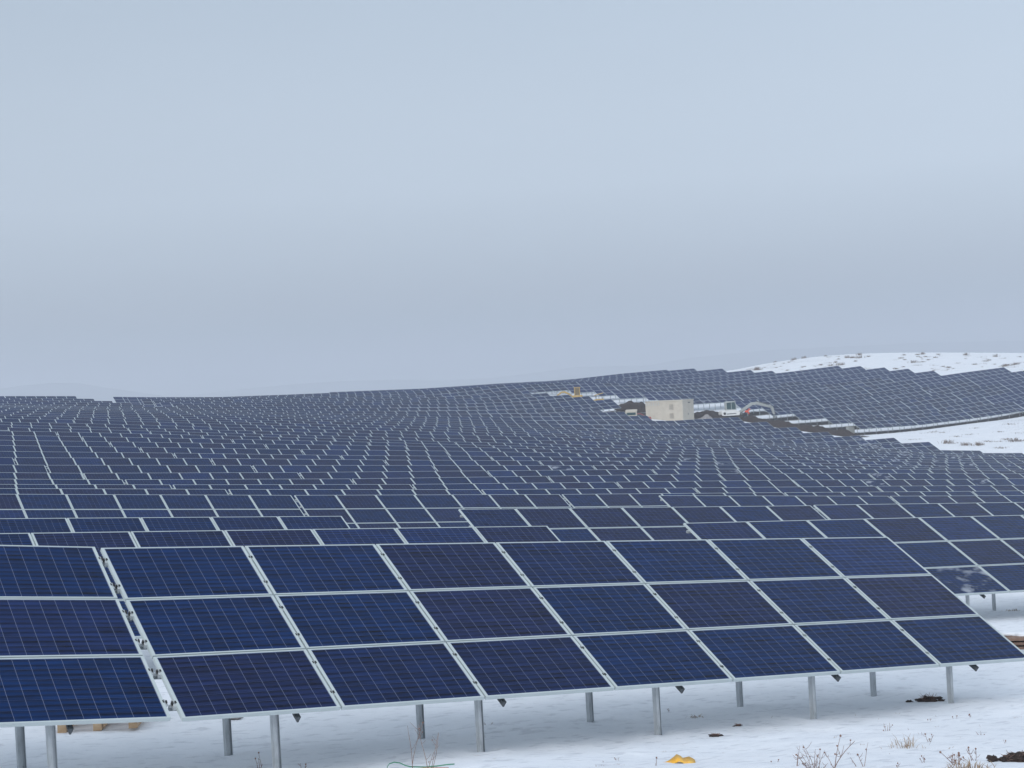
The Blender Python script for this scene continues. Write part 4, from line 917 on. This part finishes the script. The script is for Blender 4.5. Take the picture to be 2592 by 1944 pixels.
def mini_digger():
    ex = place('excavator', 1850, 1064, 'white compact excavator with dark cab windows digging beside the soil heap', 'excavator', math.radians(8), t0=214, sink=.05)
    m = MB()   # tracks
    for y in (-.85, .5):
        poly = [(-1.15, .22), (-1.0, .06), (-.8, 0), (.8, 0), (1.0, .06), (1.15, .22), (1.15, .36), (.98, .52), (-.98, .52), (-1.15, .36)]
        m = MB().prism(poly, y, y + .35, 0); tr = m.build('track', M_RUB, ex)
        m = MB()
        for x in (-.92, -.45, 0, .45, .92): m.tube([(x, y - .02, .27), (x, y + .37, .27)], .17 if abs(x) > .8 else .11, 10)
        m.build('wheel', M_DARK, tr)
    MB().box(-.55, .55, -.5, .5, .28, .62).build('undercarriage', M_DARK, ex)
    # rounded body: profile along x, extruded across
    body = [(-1.35, .72), (-1.42, .95), (-1.35, 1.30), (-1.05, 1.42), (.2, 1.42), (.95, 1.25), (1.1, 1.0), (1.0, .68), (-1.1, .66)]
    bd = MB().prism(body, -.85, .85, 0).build('body', M_WHITE, ex, bevel=.06)
    MB().box(-.75, .55, -.862, -.852, .88, .98).build('side_stripe', M_DARK, bd)
    MB().tube([(-1.0, -.875, 1.0), (-1.0, -.855, 1.0)], .17, 12).build('side_vent', M_RUB, bd)
    cabp = [(-.75, 1.40), (-.78, 2.42), (-.68, 2.55), (.42, 2.55), (.52, 2.42), (.62, 1.9), (.60, 1.40)]
    cb = MB().prism(cabp, -.84, .05, 0).build('cab', M_GREY, ex, bevel=.03)
    MB().prism([(-.68, 1.55), (-.70, 2.38), (-.1, 2.42), (-.1, 1.50)], -.85, -.835).build('window', M_GLASS, cb)
    MB().prism([(-.03, 1.50), (-.03, 2.42), (.40, 2.42), (.52, 1.95), (.50, 1.50)], -.85, -.835).build('window', M_GLASS, cb)
    MB().box(.605, .625, -.74, -.04, 1.5, 2.1).build('window', M_GLASS, cb)
    # boom, arm, bucket
    def beam(pts, w, name, mat, par):
        m = MB(); pts = [Vector(p) for p in pts]
        n = len(pts); up = []
        for i, p in enumerate(pts):
            t = (pts[min(i + 1, n - 1)] - pts[max(i - 1, 0)]).normalized(); up.append(Vector((-t.z, 0, t.x)))
        poly = [(p.x + u.x * h, p.z + u.z * h) for p, u, h in zip(pts, up, w)] + [(p.x - u.x * h, p.z - u.z * h) for p, u, h in reversed(list(zip(pts, up, w)))]
        return m.prism(poly, -.13, .13).build(name, mat, par)
    bm = beam([(1.0, 0, .95), (1.9, 0, 1.45), (2.9, 0, 2.05), (3.6, 0, 2.1), (4.7, 0, 1.75), (5.6, 0, 1.45)], (.12, .16, .19, .18, .15, .11), 'boom', M_GREY, ex)
    ar = beam([(5.3, 0, 1.75), (5.65, 0, 1.4), (5.85, 0, .6), (5.88, 0, -.2)], (.1, .17, .12, .09), 'arm', M_GREY, ex)
    MB().tube([(.95, 0, .75), (2.3, 0, 1.45)], .07, 8).build('ram', M_DARK, bm); MB().tube([(3.5, .0, 2.38), (5.2, 0, 1.85)], .06, 8).build('ram', M_DARK, bm)
    MB().tube([(5.8, 0, 1.3), (6.15, 0, .4), (6.2, 0, 0)], .05, 8).build('ram', M_DARK, ar)
    bp = [(5.75, -.05), (6.2, .05), (6.35, -.35), (6.2, -.75), (5.8, -.9), (5.5, -.75), (5.85, -.45)]
    MB().prism(bp, -.3, .3).build('bucket', M_DARK, ar)
mini_digger()
for o in [o for o in COL.objects if o.name == 'excavator']: o.scale = (1.2,) * 3

# bent-over worker beside the trench
def worker():
    wk = place('person', 1881, 1056, 'person in orange jacket and hood bending over the trench beside the excavator', 'person', math.radians(10), t0=190)
    def skin(name, verts, edges, rad, mat, par, sub=2):
        me = bpy.data.meshes.new(name); me.from_pydata(verts, edges, []); me.materials.append(mat)
        o = link(name, me, par); md = o.modifiers.new('skin', 'SKIN')
        for i, r in enumerate(rad): me.skin_vertices[0].data[i].radius = (r, r)
        me.skin_vertices[0].data[0].use_root = True
        s_ = o.modifiers.new('sub', 'SUBSURF'); s_.levels = sub; s_.render_levels = sub; return o
    # pelvis, spine bent to the right, chest, neck, head; legs; arms reaching down
    V_ = [(0, 0, .88), (.17, 0, 1.05), (.36, 0, 1.20), (.46, 0, 1.25), (.60, 0, 1.27), (0, -.1, .82), (.06, -.13, .45), (-.04, -.14, .08), (.10, -.14, .03),
          (0, .1, .82), (-.08, .14, .45), (-.22, .15, .08), (-.08, .15, .03), (.36, -.18, 1.16), (.42, -.22, .88), (.52, -.16, .64), (.56, -.13, .55), (.36, .18, 1.16), (.46, .20, .90), (.58, .12, .66), (.61, .09, .57)]
    E_ = [(0, 1), (1, 2), (2, 3), (3, 4), (0, 5), (5, 6), (6, 7), (7, 8), (0, 9), (9, 10), (10, 11), (11, 12), (2, 13), (13, 14), (14, 15), (15, 16), (2, 17), (17, 18), (18, 19), (19, 20)]
    r_ = [.15, .15, .16, .065, .10, .10, .07, .055, .05, .10, .07, .055, .05, .075, .055, .045, .035, .075, .055, .045, .035]
    body = skin('body', V_, E_, r_, M_DCLOTH, wk)
    J = [V_[i] for i in (0, 1, 2)] + [V_[i] for i in (13, 14, 15, 17, 18, 19)]
    skin('jacket', J, [(0, 1), (1, 2), (2, 3), (3, 4), (4, 5), (2, 6), (6, 7), (7, 8)], [.185, .19, .20, .11, .085, .07, .11, .085, .07], M_ORANGE, wk)
    MB().ball((.60, 0, 1.28), .145, 12, 0, (1.05, .95, 1.0)).build('hood', M_ORANGE, wk)
    MB().ball((.68, 0, 1.26), .095, 10, 0, (.9, .8, 1.05)).build('face', M_SKIN, wk)
    wk.location -= AWAY * 5; wk.location += RIGHT * -.35; wk.location.z = ground(wk.location.x, wk.location.y) + .25; wk.scale = (1.15,) * 3
worker()

def loader(px, py, label, kind, s=1.0, rz=0):
    o = place('excavator' if kind == 0 else 'backhoe_loader', px, py, label, 'excavator' if kind == 0 else 'loader', rz, t0=238)
    if kind == 0:
        MB().box(-.9, .9, -.9, .9, 0, .55).build('tracks', M_RUB, o)
        MB().prism([(-1.0, .6), (-1.05, 1.5), (1.2, 1.5), (1.3, .6)], -.9, .9).build('body', M_YEL, o, bevel=.05)
        m = MB()     # open framed cab
        for x in (-.45, .65):
            for y in (-.8, .4): m.box(x - .06, x + .06, y - .06, y + .06, 1.5, 3.1)
        m.box(-.6, .8, -.9, .5, 3.1, 3.25); cb = m.build('cab', M_YEL, o)
        MB().box(-.36, .56, -.76, .36, 1.55, 3.05).build('window', plain('smoky_glass', (.16, .12, .06), (.20, .15, .08), 2, .2), cb)
        m = MB(); m.tube([(-.9, 0, 1.2), (-1.7, 0, 1.9), (-2.6, 0, 2.35), (-3.3, 0, 2.3), (-4.2, 0, 1.7), (-5.0, 0, .9)], [.15, .2, .22, .2, .15, .1], 6); m.build('boom', M_YEL, o)
        MB().prism([(-5.2, .9), (-4.7, .95), (-4.6, .4), (-5.2, .3)], -.3, .3).build('bucket', M_DARK, o)
    else:
        for x in (-.9, 1.0):
            for y in (-.75, .55): MB().tube([(x, y, .5), (x, y + .2, .5)], .5, 14).build('wheel', M_RUB, o)
        MB().prism([(-1.3, .6), (-1.4, 1.1), (.1, 1.35), (1.4, 1.35), (1.5, .6)], -.6, .6).build('body', M_YEL, o, bevel=.05)
        m = MB()
        for x in (-.2, 1.1):
            for y in (-.55, .55): m.box(x - .05, x + .05, y - .05, y + .05, 1.3, 2.3)
        m.build('cab_frame', M_DARK, o); m = MB(); m.prism([(-.55, 2.05), (-.55, 2.17), (1.4, 2.62), (1.4, 2.5)], -.7, .7); m.build('canopy', M_YEL, o)
        MB().tube([(-1.2, 0, .9), (-2.0, 0, 1.7), (-2.7, 0, 1.9), (-2.9, 0, 1.1)], [.12, .15, .15, .1], 6).build('front_arm', M_YEL, o)
    o.scale = (.8,) * 3
    return o
loader(1461, 1018, 'yellow excavator with open cab and boom to the left behind the solar rows', 0, 1, 0)
loader(1512, 1026, 'small yellow loader with a sloping canopy right of the yellow excavator', 1, 1, 0)

def car(px, py, label, matb, cat, L, H, big):
    o = place(cat.replace(' ', '_'), px, py, label, cat, math.radians(84 if big else 15), t0=214)
    W = .88
    if big: prof = [(-L / 2, .35), (-L / 2, 1.0), (-L / 2 + .15, H - .15), (-L / 2 + .4, H), (L / 2 - 1.3, H), (L / 2 - .75, 1.15), (L / 2 - .05, .95), (L / 2, .35)]
    else: prof = [(-L / 2, .3), (-L / 2, .85), (-L / 2 + .3, .95), (-L / 2 + 1.0, H), (L / 2 - 1.7, H), (L / 2 - 1.0, .95), (L / 2 - .1, .8), (L / 2, .3)]
    b = MB().prism(prof, -W, W).build('body', matb, o, bevel=.08)
    if big: wn = [(-L / 2 + .3, 1.15), (-L / 2 + .4, H - .22), (L / 2 - 1.35, H - .18), (L / 2 - .9, 1.15)]
    else: wn = [(-L / 2 + .55, .98), (-L / 2 + 1.05, H - .08), (L / 2 - 1.75, H - .08), (L / 2 - 1.2, .98)]
    for y in (-W - .01, W - .005): MB().prism(wn, y, y + .015).build('window', M_GLASS, b)
    if big: MB().box(-L / 2 - .015, -L / 2 + .06, -.68, .68, 1.12, H - .4).build('rear_window', M_GLASS, b)
    for x in (-L / 2 + .8, L / 2 - .8):
        for y in (-W, W - .2): MB().tube([(x, y, .33), (x, y + .2, .33)], .33, 14).build('wheel', M_RUB, o)
car(1600, 1068, 'cream van with dark rear window parked left of the beige kiosk', M_CONC, 'van', 4.4, 1.9, True)
car(1615, 1070, 'low red car parked between the cream van and the beige kiosk', M_RED, 'car', 3.9, 1.4, False)
cbx = place('electrical_cabinet', 2153, 1097.5, 'light grey electrical cabinet on the snow at the right end of the trench', 'cabinet', math.radians(20), t0=180)
MB().box(-.55, .55, -.3, .3, .1, 1.05).build('housing', M_GREY, cbx, bevel=.02); MB().box(-.5, .5, -.25, .25, -.1, .1).build('plinth', M_CONC, cbx)
MB().box(-.6, .6, -.35, .35, 1.05, 1.12).build('cover', M_GREY, cbx, bevel=.01); MB().box(-.5, .5, -.315, -.3, .16, 1.0).build('door', M_GREY, cbx)
pl = place('marker_pole', 1173, 990, 'thin brown marker pole on the skyline left of the yellow machines', 'pole', t0=250)
ph_ = (at(1173, 990, 250).length) / FPX * 29
MB().tube([(0, 0, 0), (.05, 0, ph_)], [.09, .07], 6).build('shaft', M_TWIG, pl); MB().tube([(.05, 0, ph_ - .05), (.05, 0, ph_ + .15)], .12, 6).build('cap', M_TWIG, pl)
# heaps of dug-out soil: crumbly ridges lying on the ground
def heap(px0, py0, px1, py1, wid, hgt, label, seed, t0=200, mat=None, name='soil_heap', cat='soil heap', rough=.55):
    a = at(px0, py0, t0); b = at(px1, py1, t0); L = (b - a).length; n = max(8, int(L / .3)); k = 12
    ux = (b - a); ux.z = 0; ux.normalize(); uy = Vector((-ux.y, ux.x, 0)); vs = []; fs = []
    c0 = (a + b) / 2; c0.z = ground(c0.x, c0.y)
    for i in range(n + 1):
        s = i / n; env = math.sin(math.pi * min(max(s, .0), 1)) ** .5
        for j in range(k + 1):
            q = j / k * 2 - 1
            p = a.lerp(b, s) + uy * q * wid * (.75 + .35 * noise.noise(Vector((s * L * .4, seed, 0)))) * (.3 + .7 * env)
            nz = noise.noise(Vector((p.x * .55, p.y * .55, seed))) * rough + noise.noise(Vector((p.x * 2.1, p.y * 2.1, seed))) * rough * .45
            h = hgt * env * (1 - abs(q) ** 1.6) * (1 + nz) ; z = ground(p.x, p.y) + h - .06 - .1 * (abs(q) > .98)
            vs.append(Vector((p.x, p.y, z)) - c0)
    for i in range(n):
        for j in range(k): fs.append((i * (k + 1) + j, (i + 1) * (k + 1) + j, (i + 1) * (k + 1) + j + 1, i * (k + 1) + j + 1))
    o = MB().add(vs, fs).build(name, mat or M_SOIL, None, c0); tag(o, label, cat); return o
heap(1556, 1036, 1652, 1042, 2.6, 1.35, 'long dark soil heap left of the beige kiosk', 1, 216)
heap(1752, 1056, 1838, 1056, 2.4, 1.1, 'dark soil heap between the beige kiosk and the excavator', 2, 216)
heap(1764, 1062, 1808, 1064, 1.4, .7, 'pile of pale broken stones right of the beige kiosk', 3, 200, M_STONE, 'stone_pile', 'stone pile', 1.0)
heap(1800, 1066, 1872, 1062, 1.6, .8, 'dark soil bank under the excavator tracks', 4, 200)
heap(1868, 1062, 1960, 1074, 2.0, .8, 'soil bank along the trench below the bent worker', 5, 190)
heap(1925, 1074, 2032, 1089, 2.2, 1.0, 'crumbly soil bank along the trench left of the lowest banks', 6, 185)
heap(2010, 1086, 2110, 1098, 2.2, 1.0, 'dark soil bank along the middle of the staircase trench', 7, 180)
heap(2092, 1096, 2165, 1106, 2.0, .9, 'soil bank ending beside the grey electrical cabinet', 8, 175)
# ---------------------------------------------------------------- dry plants
def weed(name, h, n, seed, spread=.35, sub=3, rad=.004):
    r = random.Random(seed); m = MB()
    for i in range(n):
        az = r.uniform(0, 6.28); lean = r.uniform(.05, spread); hh = h * r.uniform(.45, 1)
        pts = []; p = Vector((r.uniform(-.03, .03), r.uniform(-.03, .03), -.05)); dv = Vector((math.cos(az) * lean, math.sin(az) * lean, 1)).normalized()
        for k in range(7):
            pts.append(p.copy()); p = p + dv * hh / 6; dv = (dv + Vector((r.uniform(-.12, .12), r.uniform(-.12, .12), r.uniform(-.08, .03)))).normalized()
        m.tube(pts, [rad * (1 - .1 * k) for k in range(7)], 4)
        for q in range(r.randint(1, sub)):
            k = r.randint(2, 5); a = r.uniform(0, 6.28); s = pts[k]; l = hh * r.uniform(.12, .35)
            e_ = s + Vector((math.cos(a) * l * .7, math.sin(a) * l * .7, l * r.uniform(.3, .9))); m.tube([s, (s + e_) / 2 + Vector((0, 0, -.01)), e_], [rad * .6, rad * .5, rad * .35], 3)
            if r.random() < .2: m.ball(e_, rad * 1.9, 6, 0, rough=.4, seed=seed + q)
        if r.random() < .4: m.ball(pts[-1], rad * 2.5, 6, 0, rough=.4, seed=seed)
    return m.mesh(name, M_TWIG)
def tuft(name, h, n, seed, spread=.8, rad=.006, mat=None, wid=.1):
    r = random.Random(seed); m = MB()
    for i in range(n):
        az = r.uniform(0, 6.28); lean = r.uniform(.1, spread); hh = h * r.uniform(.4, 1); b = Vector((r.gauss(0, wid), r.gauss(0, wid), -.02))
        dv = Vector((math.cos(az) * lean, math.sin(az) * lean, 1)).normalized(); w = Vector((-math.sin(az), math.cos(az), 0)) * rad
        p1 = b + dv * hh * .55; p2 = p1 + (dv + Vector((math.cos(az) * .5, math.sin(az) * .5, -.35))) * hh * .4
        m.add([b - w, b + w, p1 + w * .8, p1 - w * .8, p2], [(0, 1, 2, 3), (3, 2, 4)])
    return m.mesh(name, mat or M_GRASS)
def clod(name, px, py, size, label, seed, cat='soil clod', sq=(1.3, .8, .55), t0=8, parts=5, mat=None):
    p = at(px, py, t0); r = random.Random(seed); m = MB()
    parts = parts * 5
    for k in range(parts):
        c = Vector((r.gauss(0, .62) * size, r.gauss(0, .32) * size, size * .10 * r.uniform(0, 2.2))) if k else Vector((0, 0, size * .15))
        m.ball(c, size * (.42 if k == 0 else r.uniform(.07, .26)), 22, 0, sq, .8, seed + k)
    # loose root hairs and grass on the clod
    for k in range(60):
        a = r.uniform(0, 6.28); s = Vector((r.uniform(-.6, .6) * size, r.uniform(-.3, .3) * size, size * r.uniform(.1, .4)))
        m.tube([s, s + Vector((math.cos(a), math.sin(a), r.uniform(.1, .8))) * size * r.uniform(.2, .45)], [.003, .0015], 3, 1)
    o = m.build(name, [mat or M_SOIL, M_TWIG], None, (p.x, p.y, ground(p.x, p.y)), (0, 0, YAW_R)); tag(o, label, cat); return o
def wput(me, px, py, label, cat='dry weed', group=None, t0=8, rz=0, s=1):
    p = at(px, py, t0); o = link(me.name.split('.')[0], me, None, (p.x, p.y, ground(p.x, p.y)), (0, 0, rz)); o.scale = (s, s, s); tag(o, label, cat, group); return o
Y = .0043   # metres per picture point at the foot of the picture
wput(weed('dry_weed', .56, 2, 1, .12, 6), 1047, 1946, 'tall thin dry weed with seed heads at the bottom edge under the front table')
wput(weed('dry_weed', .50, 4, 2, .42, 4), 1085, 1950, 'spreading dry weed with four stems beside the green strap')
wput(weed('dry_weed', .20, 2, 3, .5, 3), 765, 1952, 'small dark dry weed poking up at the bottom edge left of centre')
wput(weed('dry_weed', .24, 3, 4, .5, 3), 990 - 330, 1944, 'short dry weed cluster near the front post at lower left')
wput(weed('dry_weed', .16, 1, 5, .5, 4), 1657, 1938, 'single forked grey stalk left of the yellow plastic scrap')
wput(weed('dry_weed', .25, 2, 6, .2, 5), 2012, 1938, 'upright knobbly weed stem left of the reddish bush')
wput(weed('dry_bush', .36, 11, 7, 1.1, 6, .0035), 2063, 1952, 'reddish leafless bush with many crossing twigs at the lower right', 'dry bush')
wput(weed('dry_weed', .42, 3, 8, .7, 4, .0045), 2110, 1948, 'bent reddish twig arching right of the leafless bush')
wput(weed('dry_weed', .32, 3, 9, .6, 5), 2178, 1940, 'thin branching weed between the bush and the grass tuft')
wput(tuft('grass_tuft', .20, 60, 10, 1.0, .003, wid=.09), 2290, 1892, 'fine pale grass tuft right of the leafless bush', 'grass tuft')
wput(weed('dry_weed', .16, 3, 11, .8, 4), 2355, 1878, 'low dry twig with bent stems above the pale grass tuft')
wput(weed('dry_weed', .24, 6, 12, 1.0, 5, .0045), 2425, 1935, 'sprawling dark twiggy weed left of the large brown clod')
wput(weed('dry_weed', .22, 5, 13, 1.3, 5, .004), 2465, 1925, 'flat reddish weed lying on the snow beside the large brown clod')
wput(tuft('grass_tuft', .13, 120, 14, 1.5, .004, wid=.09), 2455, 1950, 'flattened brown grass clump at the bottom edge in the right corner', 'grass tuft')
wput(weed('dry_weed', .16, 3, 15, .5, 3), 2250, 1850, 'tiny pair of dry stems in the bare snow right of the posts')
wput(weed('dry_weed', .13, 2, 16, .5, 3), 2460, 1815, 'short dry stems in the snow right of the last front post')
wput(tuft('grass_tuft', .09, 40, 17, 1.4, .004, wid=.04), 1762, 1816, 'small dark grass tuft beneath the fourth front table span', 'grass tuft')
wput(weed('dry_weed', .14, 2, 18, .6, 3), 1697, 1800, 'thin dry stem just right of the middle front post')
wput(tuft('grass_tuft', .10, 80, 19, 1.5, .006, wid=.09), 2566, 1547, 'dark grass tuft under the second row table at the right edge', 'grass tuft', t0=20)
for i, (px, py, lb) in enumerate([(1230, 1835, 'small twig in the shade right of the second front post'), (1560, 1925, 'short bent twig on the snow left of the yellow scrap'), (1960, 1930, 'tiny twig lying between the yellow scrap and the bush'), (2490, 1860, 'small twig above the large brown clod'), (2340, 1930, 'small twisted stem below the pale grass tuft'), (2540, 1880, 'thin stalk behind the large brown clod')]):
    wput(weed('dry_weed', .12, 3, 30 + i, .9, 3, .003), px, py, lb)
rf = random.Random(77)
SM_ = [weed('dry_weed', .10, 2, 80 + i, .7, 2, .0028) for i in range(4)] + [tuft('dry_weed', .05, 16, 90 + i, 1.4, .0025, None, .03) for i in range(3)]
for i in range(46):
    px, py = rf.uniform(1150, 2592), rf.uniform(1800, 1944)
    if py < 1945 - (px - 1150) * .09 - 40 and rf.random() < .6: continue
    p = at(px, py); o = link('dry_weed', rf.choice(SM_), None, (p.x, p.y, ground(p.x, p.y)), (0, 0, rf.uniform(0, 6))); s = rf.uniform(.5, 1.2); o.scale = (s, s, s)
    tag(o, 'tiny dry stem sticking out of the foreground snow', 'dry weed', 'tiny dry stems scattered on the foreground snow')
clod('soil_clod', 2350, 1776, .17, 'dark brown earth clod with a grassy tail beside the last front post', 1)
clod('soil_clod', 2574, 1928, .16, 'large brown earth clod with roots in the bottom right corner', 4, sq=(1.3, .9, .75), parts=7)
clod('soil_clod', 1812, 1864, .065, 'small dark clod of earth in the shade right of the middle front post', 6, sq=(1.8, .8, .5), parts=3)
clod('soil_clod', 1868, 1838, .05, 'tiny dark clod behind the fourth front post', 7, sq=(2.2, .6, .4), parts=2)
clod('soil_clod', 592, 1820, .10, 'dark stone half buried in snow beneath the front table', 8, 'stone', (1.6, .9, .45), parts=2, mat=M_STONE)
clod('soil_clod', 130, 1912, .02, 'single dark crumb of earth on the snow at lower left', 9, parts=1)
# ---------------------------------------------------------------- loose things in the foreground
def sheet(name, pts, mat, label, cat, px, py, rz=0, thick=.0015):
    p = at(px, py); m = MB(); n = len(pts); vs = []; fs = []
    for (x, z, w_) in pts: vs += [Vector((x, -w_, z)), Vector((x, w_, z + .012))]
    fs = [(2 * i, 2 * i + 2, 2 * i + 3, 2 * i + 1) for i in range(n - 1)]
    o = m.add(vs, fs, 0, True).build(name, mat, None, (p.x, p.y, ground(p.x, p.y)), (0, 0, YAW_R + rz))
    s_ = o.modifiers.new('solid', 'SOLIDIFY'); s_.thickness = thick; tag(o, label, cat); return o
sheet('plastic_scrap', [(-.20, .004, .006), (-.13, .006, .012), (-.09, .012, .05), (-.04, .03, .10), (-.005, .05, .13), (.03, .035, .12), (.055, .01, .13), (.085, .006, .16), (.12, .012, .16), (.15, .008, .10), (.165, .004, .04)], M_PLAST, 'crumpled scrap of yellow plastic lying on the foreground snow', 'plastic scrap', 1718, 1932)
def strap(pts, mat, label, px, py, w_=.007):
    p = at(px, py); m = MB(); vs = []; fs = []
    for (x, y, z) in pts: vs += [Vector((x, y - w_, z)), Vector((x, y + w_, z + .006))]
    fs = [(2 * i, 2 * i + 2, 2 * i + 3, 2 * i + 1) for i in range(len(pts) - 1)]
    o = m.add(vs, fs, 0, True).build('packing_strap', mat, None, (p.x, p.y, ground(p.x, p.y)), (0, 0, YAW_R)); s_ = o.modifiers.new('solid', 'SOLIDIFY'); s_.thickness = .002; tag(o, label, 'packing strap')
strap([(-.37, -.02, .0), (-.385, -.01, .03), (-.36, .0, .06), (-.31, .01, .072), (-.25, .01, .06), (-.2, 0, .035), (-.15, 0, .02), (0, 0, .008), (.12, 0, .012), (.22, 0, .02), (.30, 0, .022)], M_GREEN, 'green plastic packing strap looped on the snow at the bottom edge', 1076, 1944)
strap([(-.2, 0, .006), (-.05, .01, .012), (.1, 0, .008), (.2, -.01, .004)], M_PINK, 'pale orange packing strap lying next to the green one', 1085, 1948, .012)
def pallet(px, py, Lx, Ly, label, rz, t0, name='wooden_pallet', snow=False):
    o = place(name, px, py, label, 'pallet', rz, t0)
    for x in (0, Lx / 2 - .05, Lx - .1):
        for y in (0, Ly / 2 - .05, Ly - .1): MB().box(x, x + .1, y, y + .1, .02, .10).build('block', M_WOOD, o)
        MB().box(x, x + .1, -.005, Ly + .005, 0, .02).build('bottom_board', M_WOOD, o)
    for y in (0, Ly / 2 - .05, Ly - .1): MB().box(0, Lx, y, y + .1, .10, .122).build('stringer_board', M_OLDWOOD, o)
    k = 5
    for i in range(k): x = (Lx - .1) * i / (k - 1); MB().box(x, x + .1, -.002, Ly, .122, .144).build('deck_board', M_WOOD, o)
    return o
pallet(146, 1856, .93, 1.2, 'raw pine pallet lying on the snow behind the left front post', math.radians(3), 8)
bt = place('board_stack', 2548, 1660, 'stack of weathered brown boards with snow on top at the right edge', 'board stack', math.radians(-12), t0=8)
r = random.Random(3)
for k in range(3):
    for j in range(3):
        x0 = -.35 + r.uniform(-.12, .12); MB().box(x0, x0 + 2.2, j * .21, j * .21 + .19, .10 + k * .075, .10 + k * .075 + .045).build('board', M_OLDWOOD, bt, rot=(0, 0, r.uniform(-.03, .03)))
for x in (-.1, .8, 1.5): MB().box(x, x + .1, -.02, .66, 0, .10).build('bearer', M_OLDWOOD, bt)
m = MB(); m.ball((.55, .35, .30), .5, 16, 0, (1.4, .35, .08), .5, 3); m.build('snow_cap', M_SNOW, bt)
# ---------------------------------------------------------------- tufts on the snowy hillside and the snow by the right rows
TM_ = [tuft('dry_shrub', h, n, 60 + i, sp, .035, plain('hill_grass', (.15, .115, .10), (.30, .24, .20), 12, .9), wd) for i, (h, n, sp, wd) in enumerate([(.9, 40, .8, .25), (.5, 50, 1.4, .35), (1.3, 60, .7, .4), (.35, 60, 2.0, .5)])]
r = random.Random(12)
sp = [(1962, 903 + 14), (2010, 905 + 6), (2035, 901 + 6), (2090, 902), (2175, 899), (2335, 897), (2375, 898), (2445, 899), (2520, 903), (2165, 915), (2145, 906)]
for i, (px, py) in enumerate(sp):
    p = at(px, py, 245)
    if p.length < 395: o = link('dry_shrub', TM_[(0, 2, 2)[i % 3]], None, (p.x, p.y, ground(p.x, p.y) - .05), (0, 0, r.uniform(0, 6))); o.scale = (.8, .8, .75); tag(o, 'taller dry brown shrub along the ridge of the snowy hillside', 'dry shrub', 'taller shrubs on the hillside ridge')
for i in range(420):
    px = r.uniform(1880, 2592); top = 936 - 40 * sm(px, 1850, 2100) + (5 if px > 2450 else 0)
    py = r.uniform(top + 2, 938)
    p = at(px, py, 240)
    if noise.noise(Vector((p.x / 6, p.y / 6, 4))) < .02: continue
    if p.length > 395 or surf(p.x, p.y) > 3.5: continue
    if any(abs(p.y + 1.2 - T[0]) < 3 and T[1] - 1 < p.x < T[3] + 1 for T in TABLES): continue
    k = r.choice((1, 3, 3, 0, 0, 1, 2)); o = link('dry_shrub', TM_[k], None, (p.x, p.y, ground(p.x, p.y) - .05), (0, 0, r.uniform(0, 6))); s = r.uniform(.3, 1.0) ** 1.3; o.scale = (s * 1.2, s * 1.2, s * .75)
    tag(o, 'low dry grass tuft poking through the snow of the upper right hillside', 'dry shrub', 'low tufts scattered on the snowy hillside')
for i, (px, py, k, s) in enumerate([(2312, 1112, 3, 1.2), (2400, 1122, 2, 1.15), (2412, 1121, 3, 1.2), (2445, 1127, 2, 1.0), (2477, 1127, 2, 1.1), (2425, 1104, 3, 1.2), (2502, 1116, 3, 1.3), (2520, 1117, 3, 1.3), (2548, 1112, 1, 1.3), (2566, 1117, 2, 1.1), (2585, 1116, 1, 1.4), (2532, 1134, 1, 1.3), (2565, 1073, 3, 1.5), (2475, 1083, 3, 1.0), (2535, 1092, 3, 1.1), (2360, 1094, 3, 1.6), (2395, 1094, 3, 1.2), (2455, 1099, 3, 1.2), (2580, 1095, 3, 1.2)]):
    p = at(px, py, 168); o = link('dry_shrub', TM_[k], None, (p.x, p.y, ground(p.x, p.y) - .04), (0, 0, r.uniform(0, 6))); s *= .72; o.scale = (s * 1.2, s * 1.2, s * .8)
    tag(o, 'brown dead shrub in the snow strip between the lower and upper right rows', 'dry shrub', 'shrubs in the right snow strip')

# ---------------------------------------------------------------- haze
hb = MB().box(-5900, 6900, -2900, 7900, -75, 75).build('haze', [])
hm = bpy.data.materials.new('haze'); hm.use_nodes = True; ht = hm.node_tree; ht.nodes.clear()
ho = ht.nodes.new('ShaderNodeOutputMaterial'); hv = ht.nodes.new('ShaderNodeVolumePrincipled')
hv.inputs['Color'].default_value = (.665, .695, .75, 1); hv.inputs['Density'].default_value = HAZE; hv.inputs['Anisotropy'].default_value = .2
ht.links.new(hv.outputs[0], ho.inputs['Volume']); hb.data.materials.append(hm)
tag(hb, 'thin winter haze over the whole field', kind='stuff')
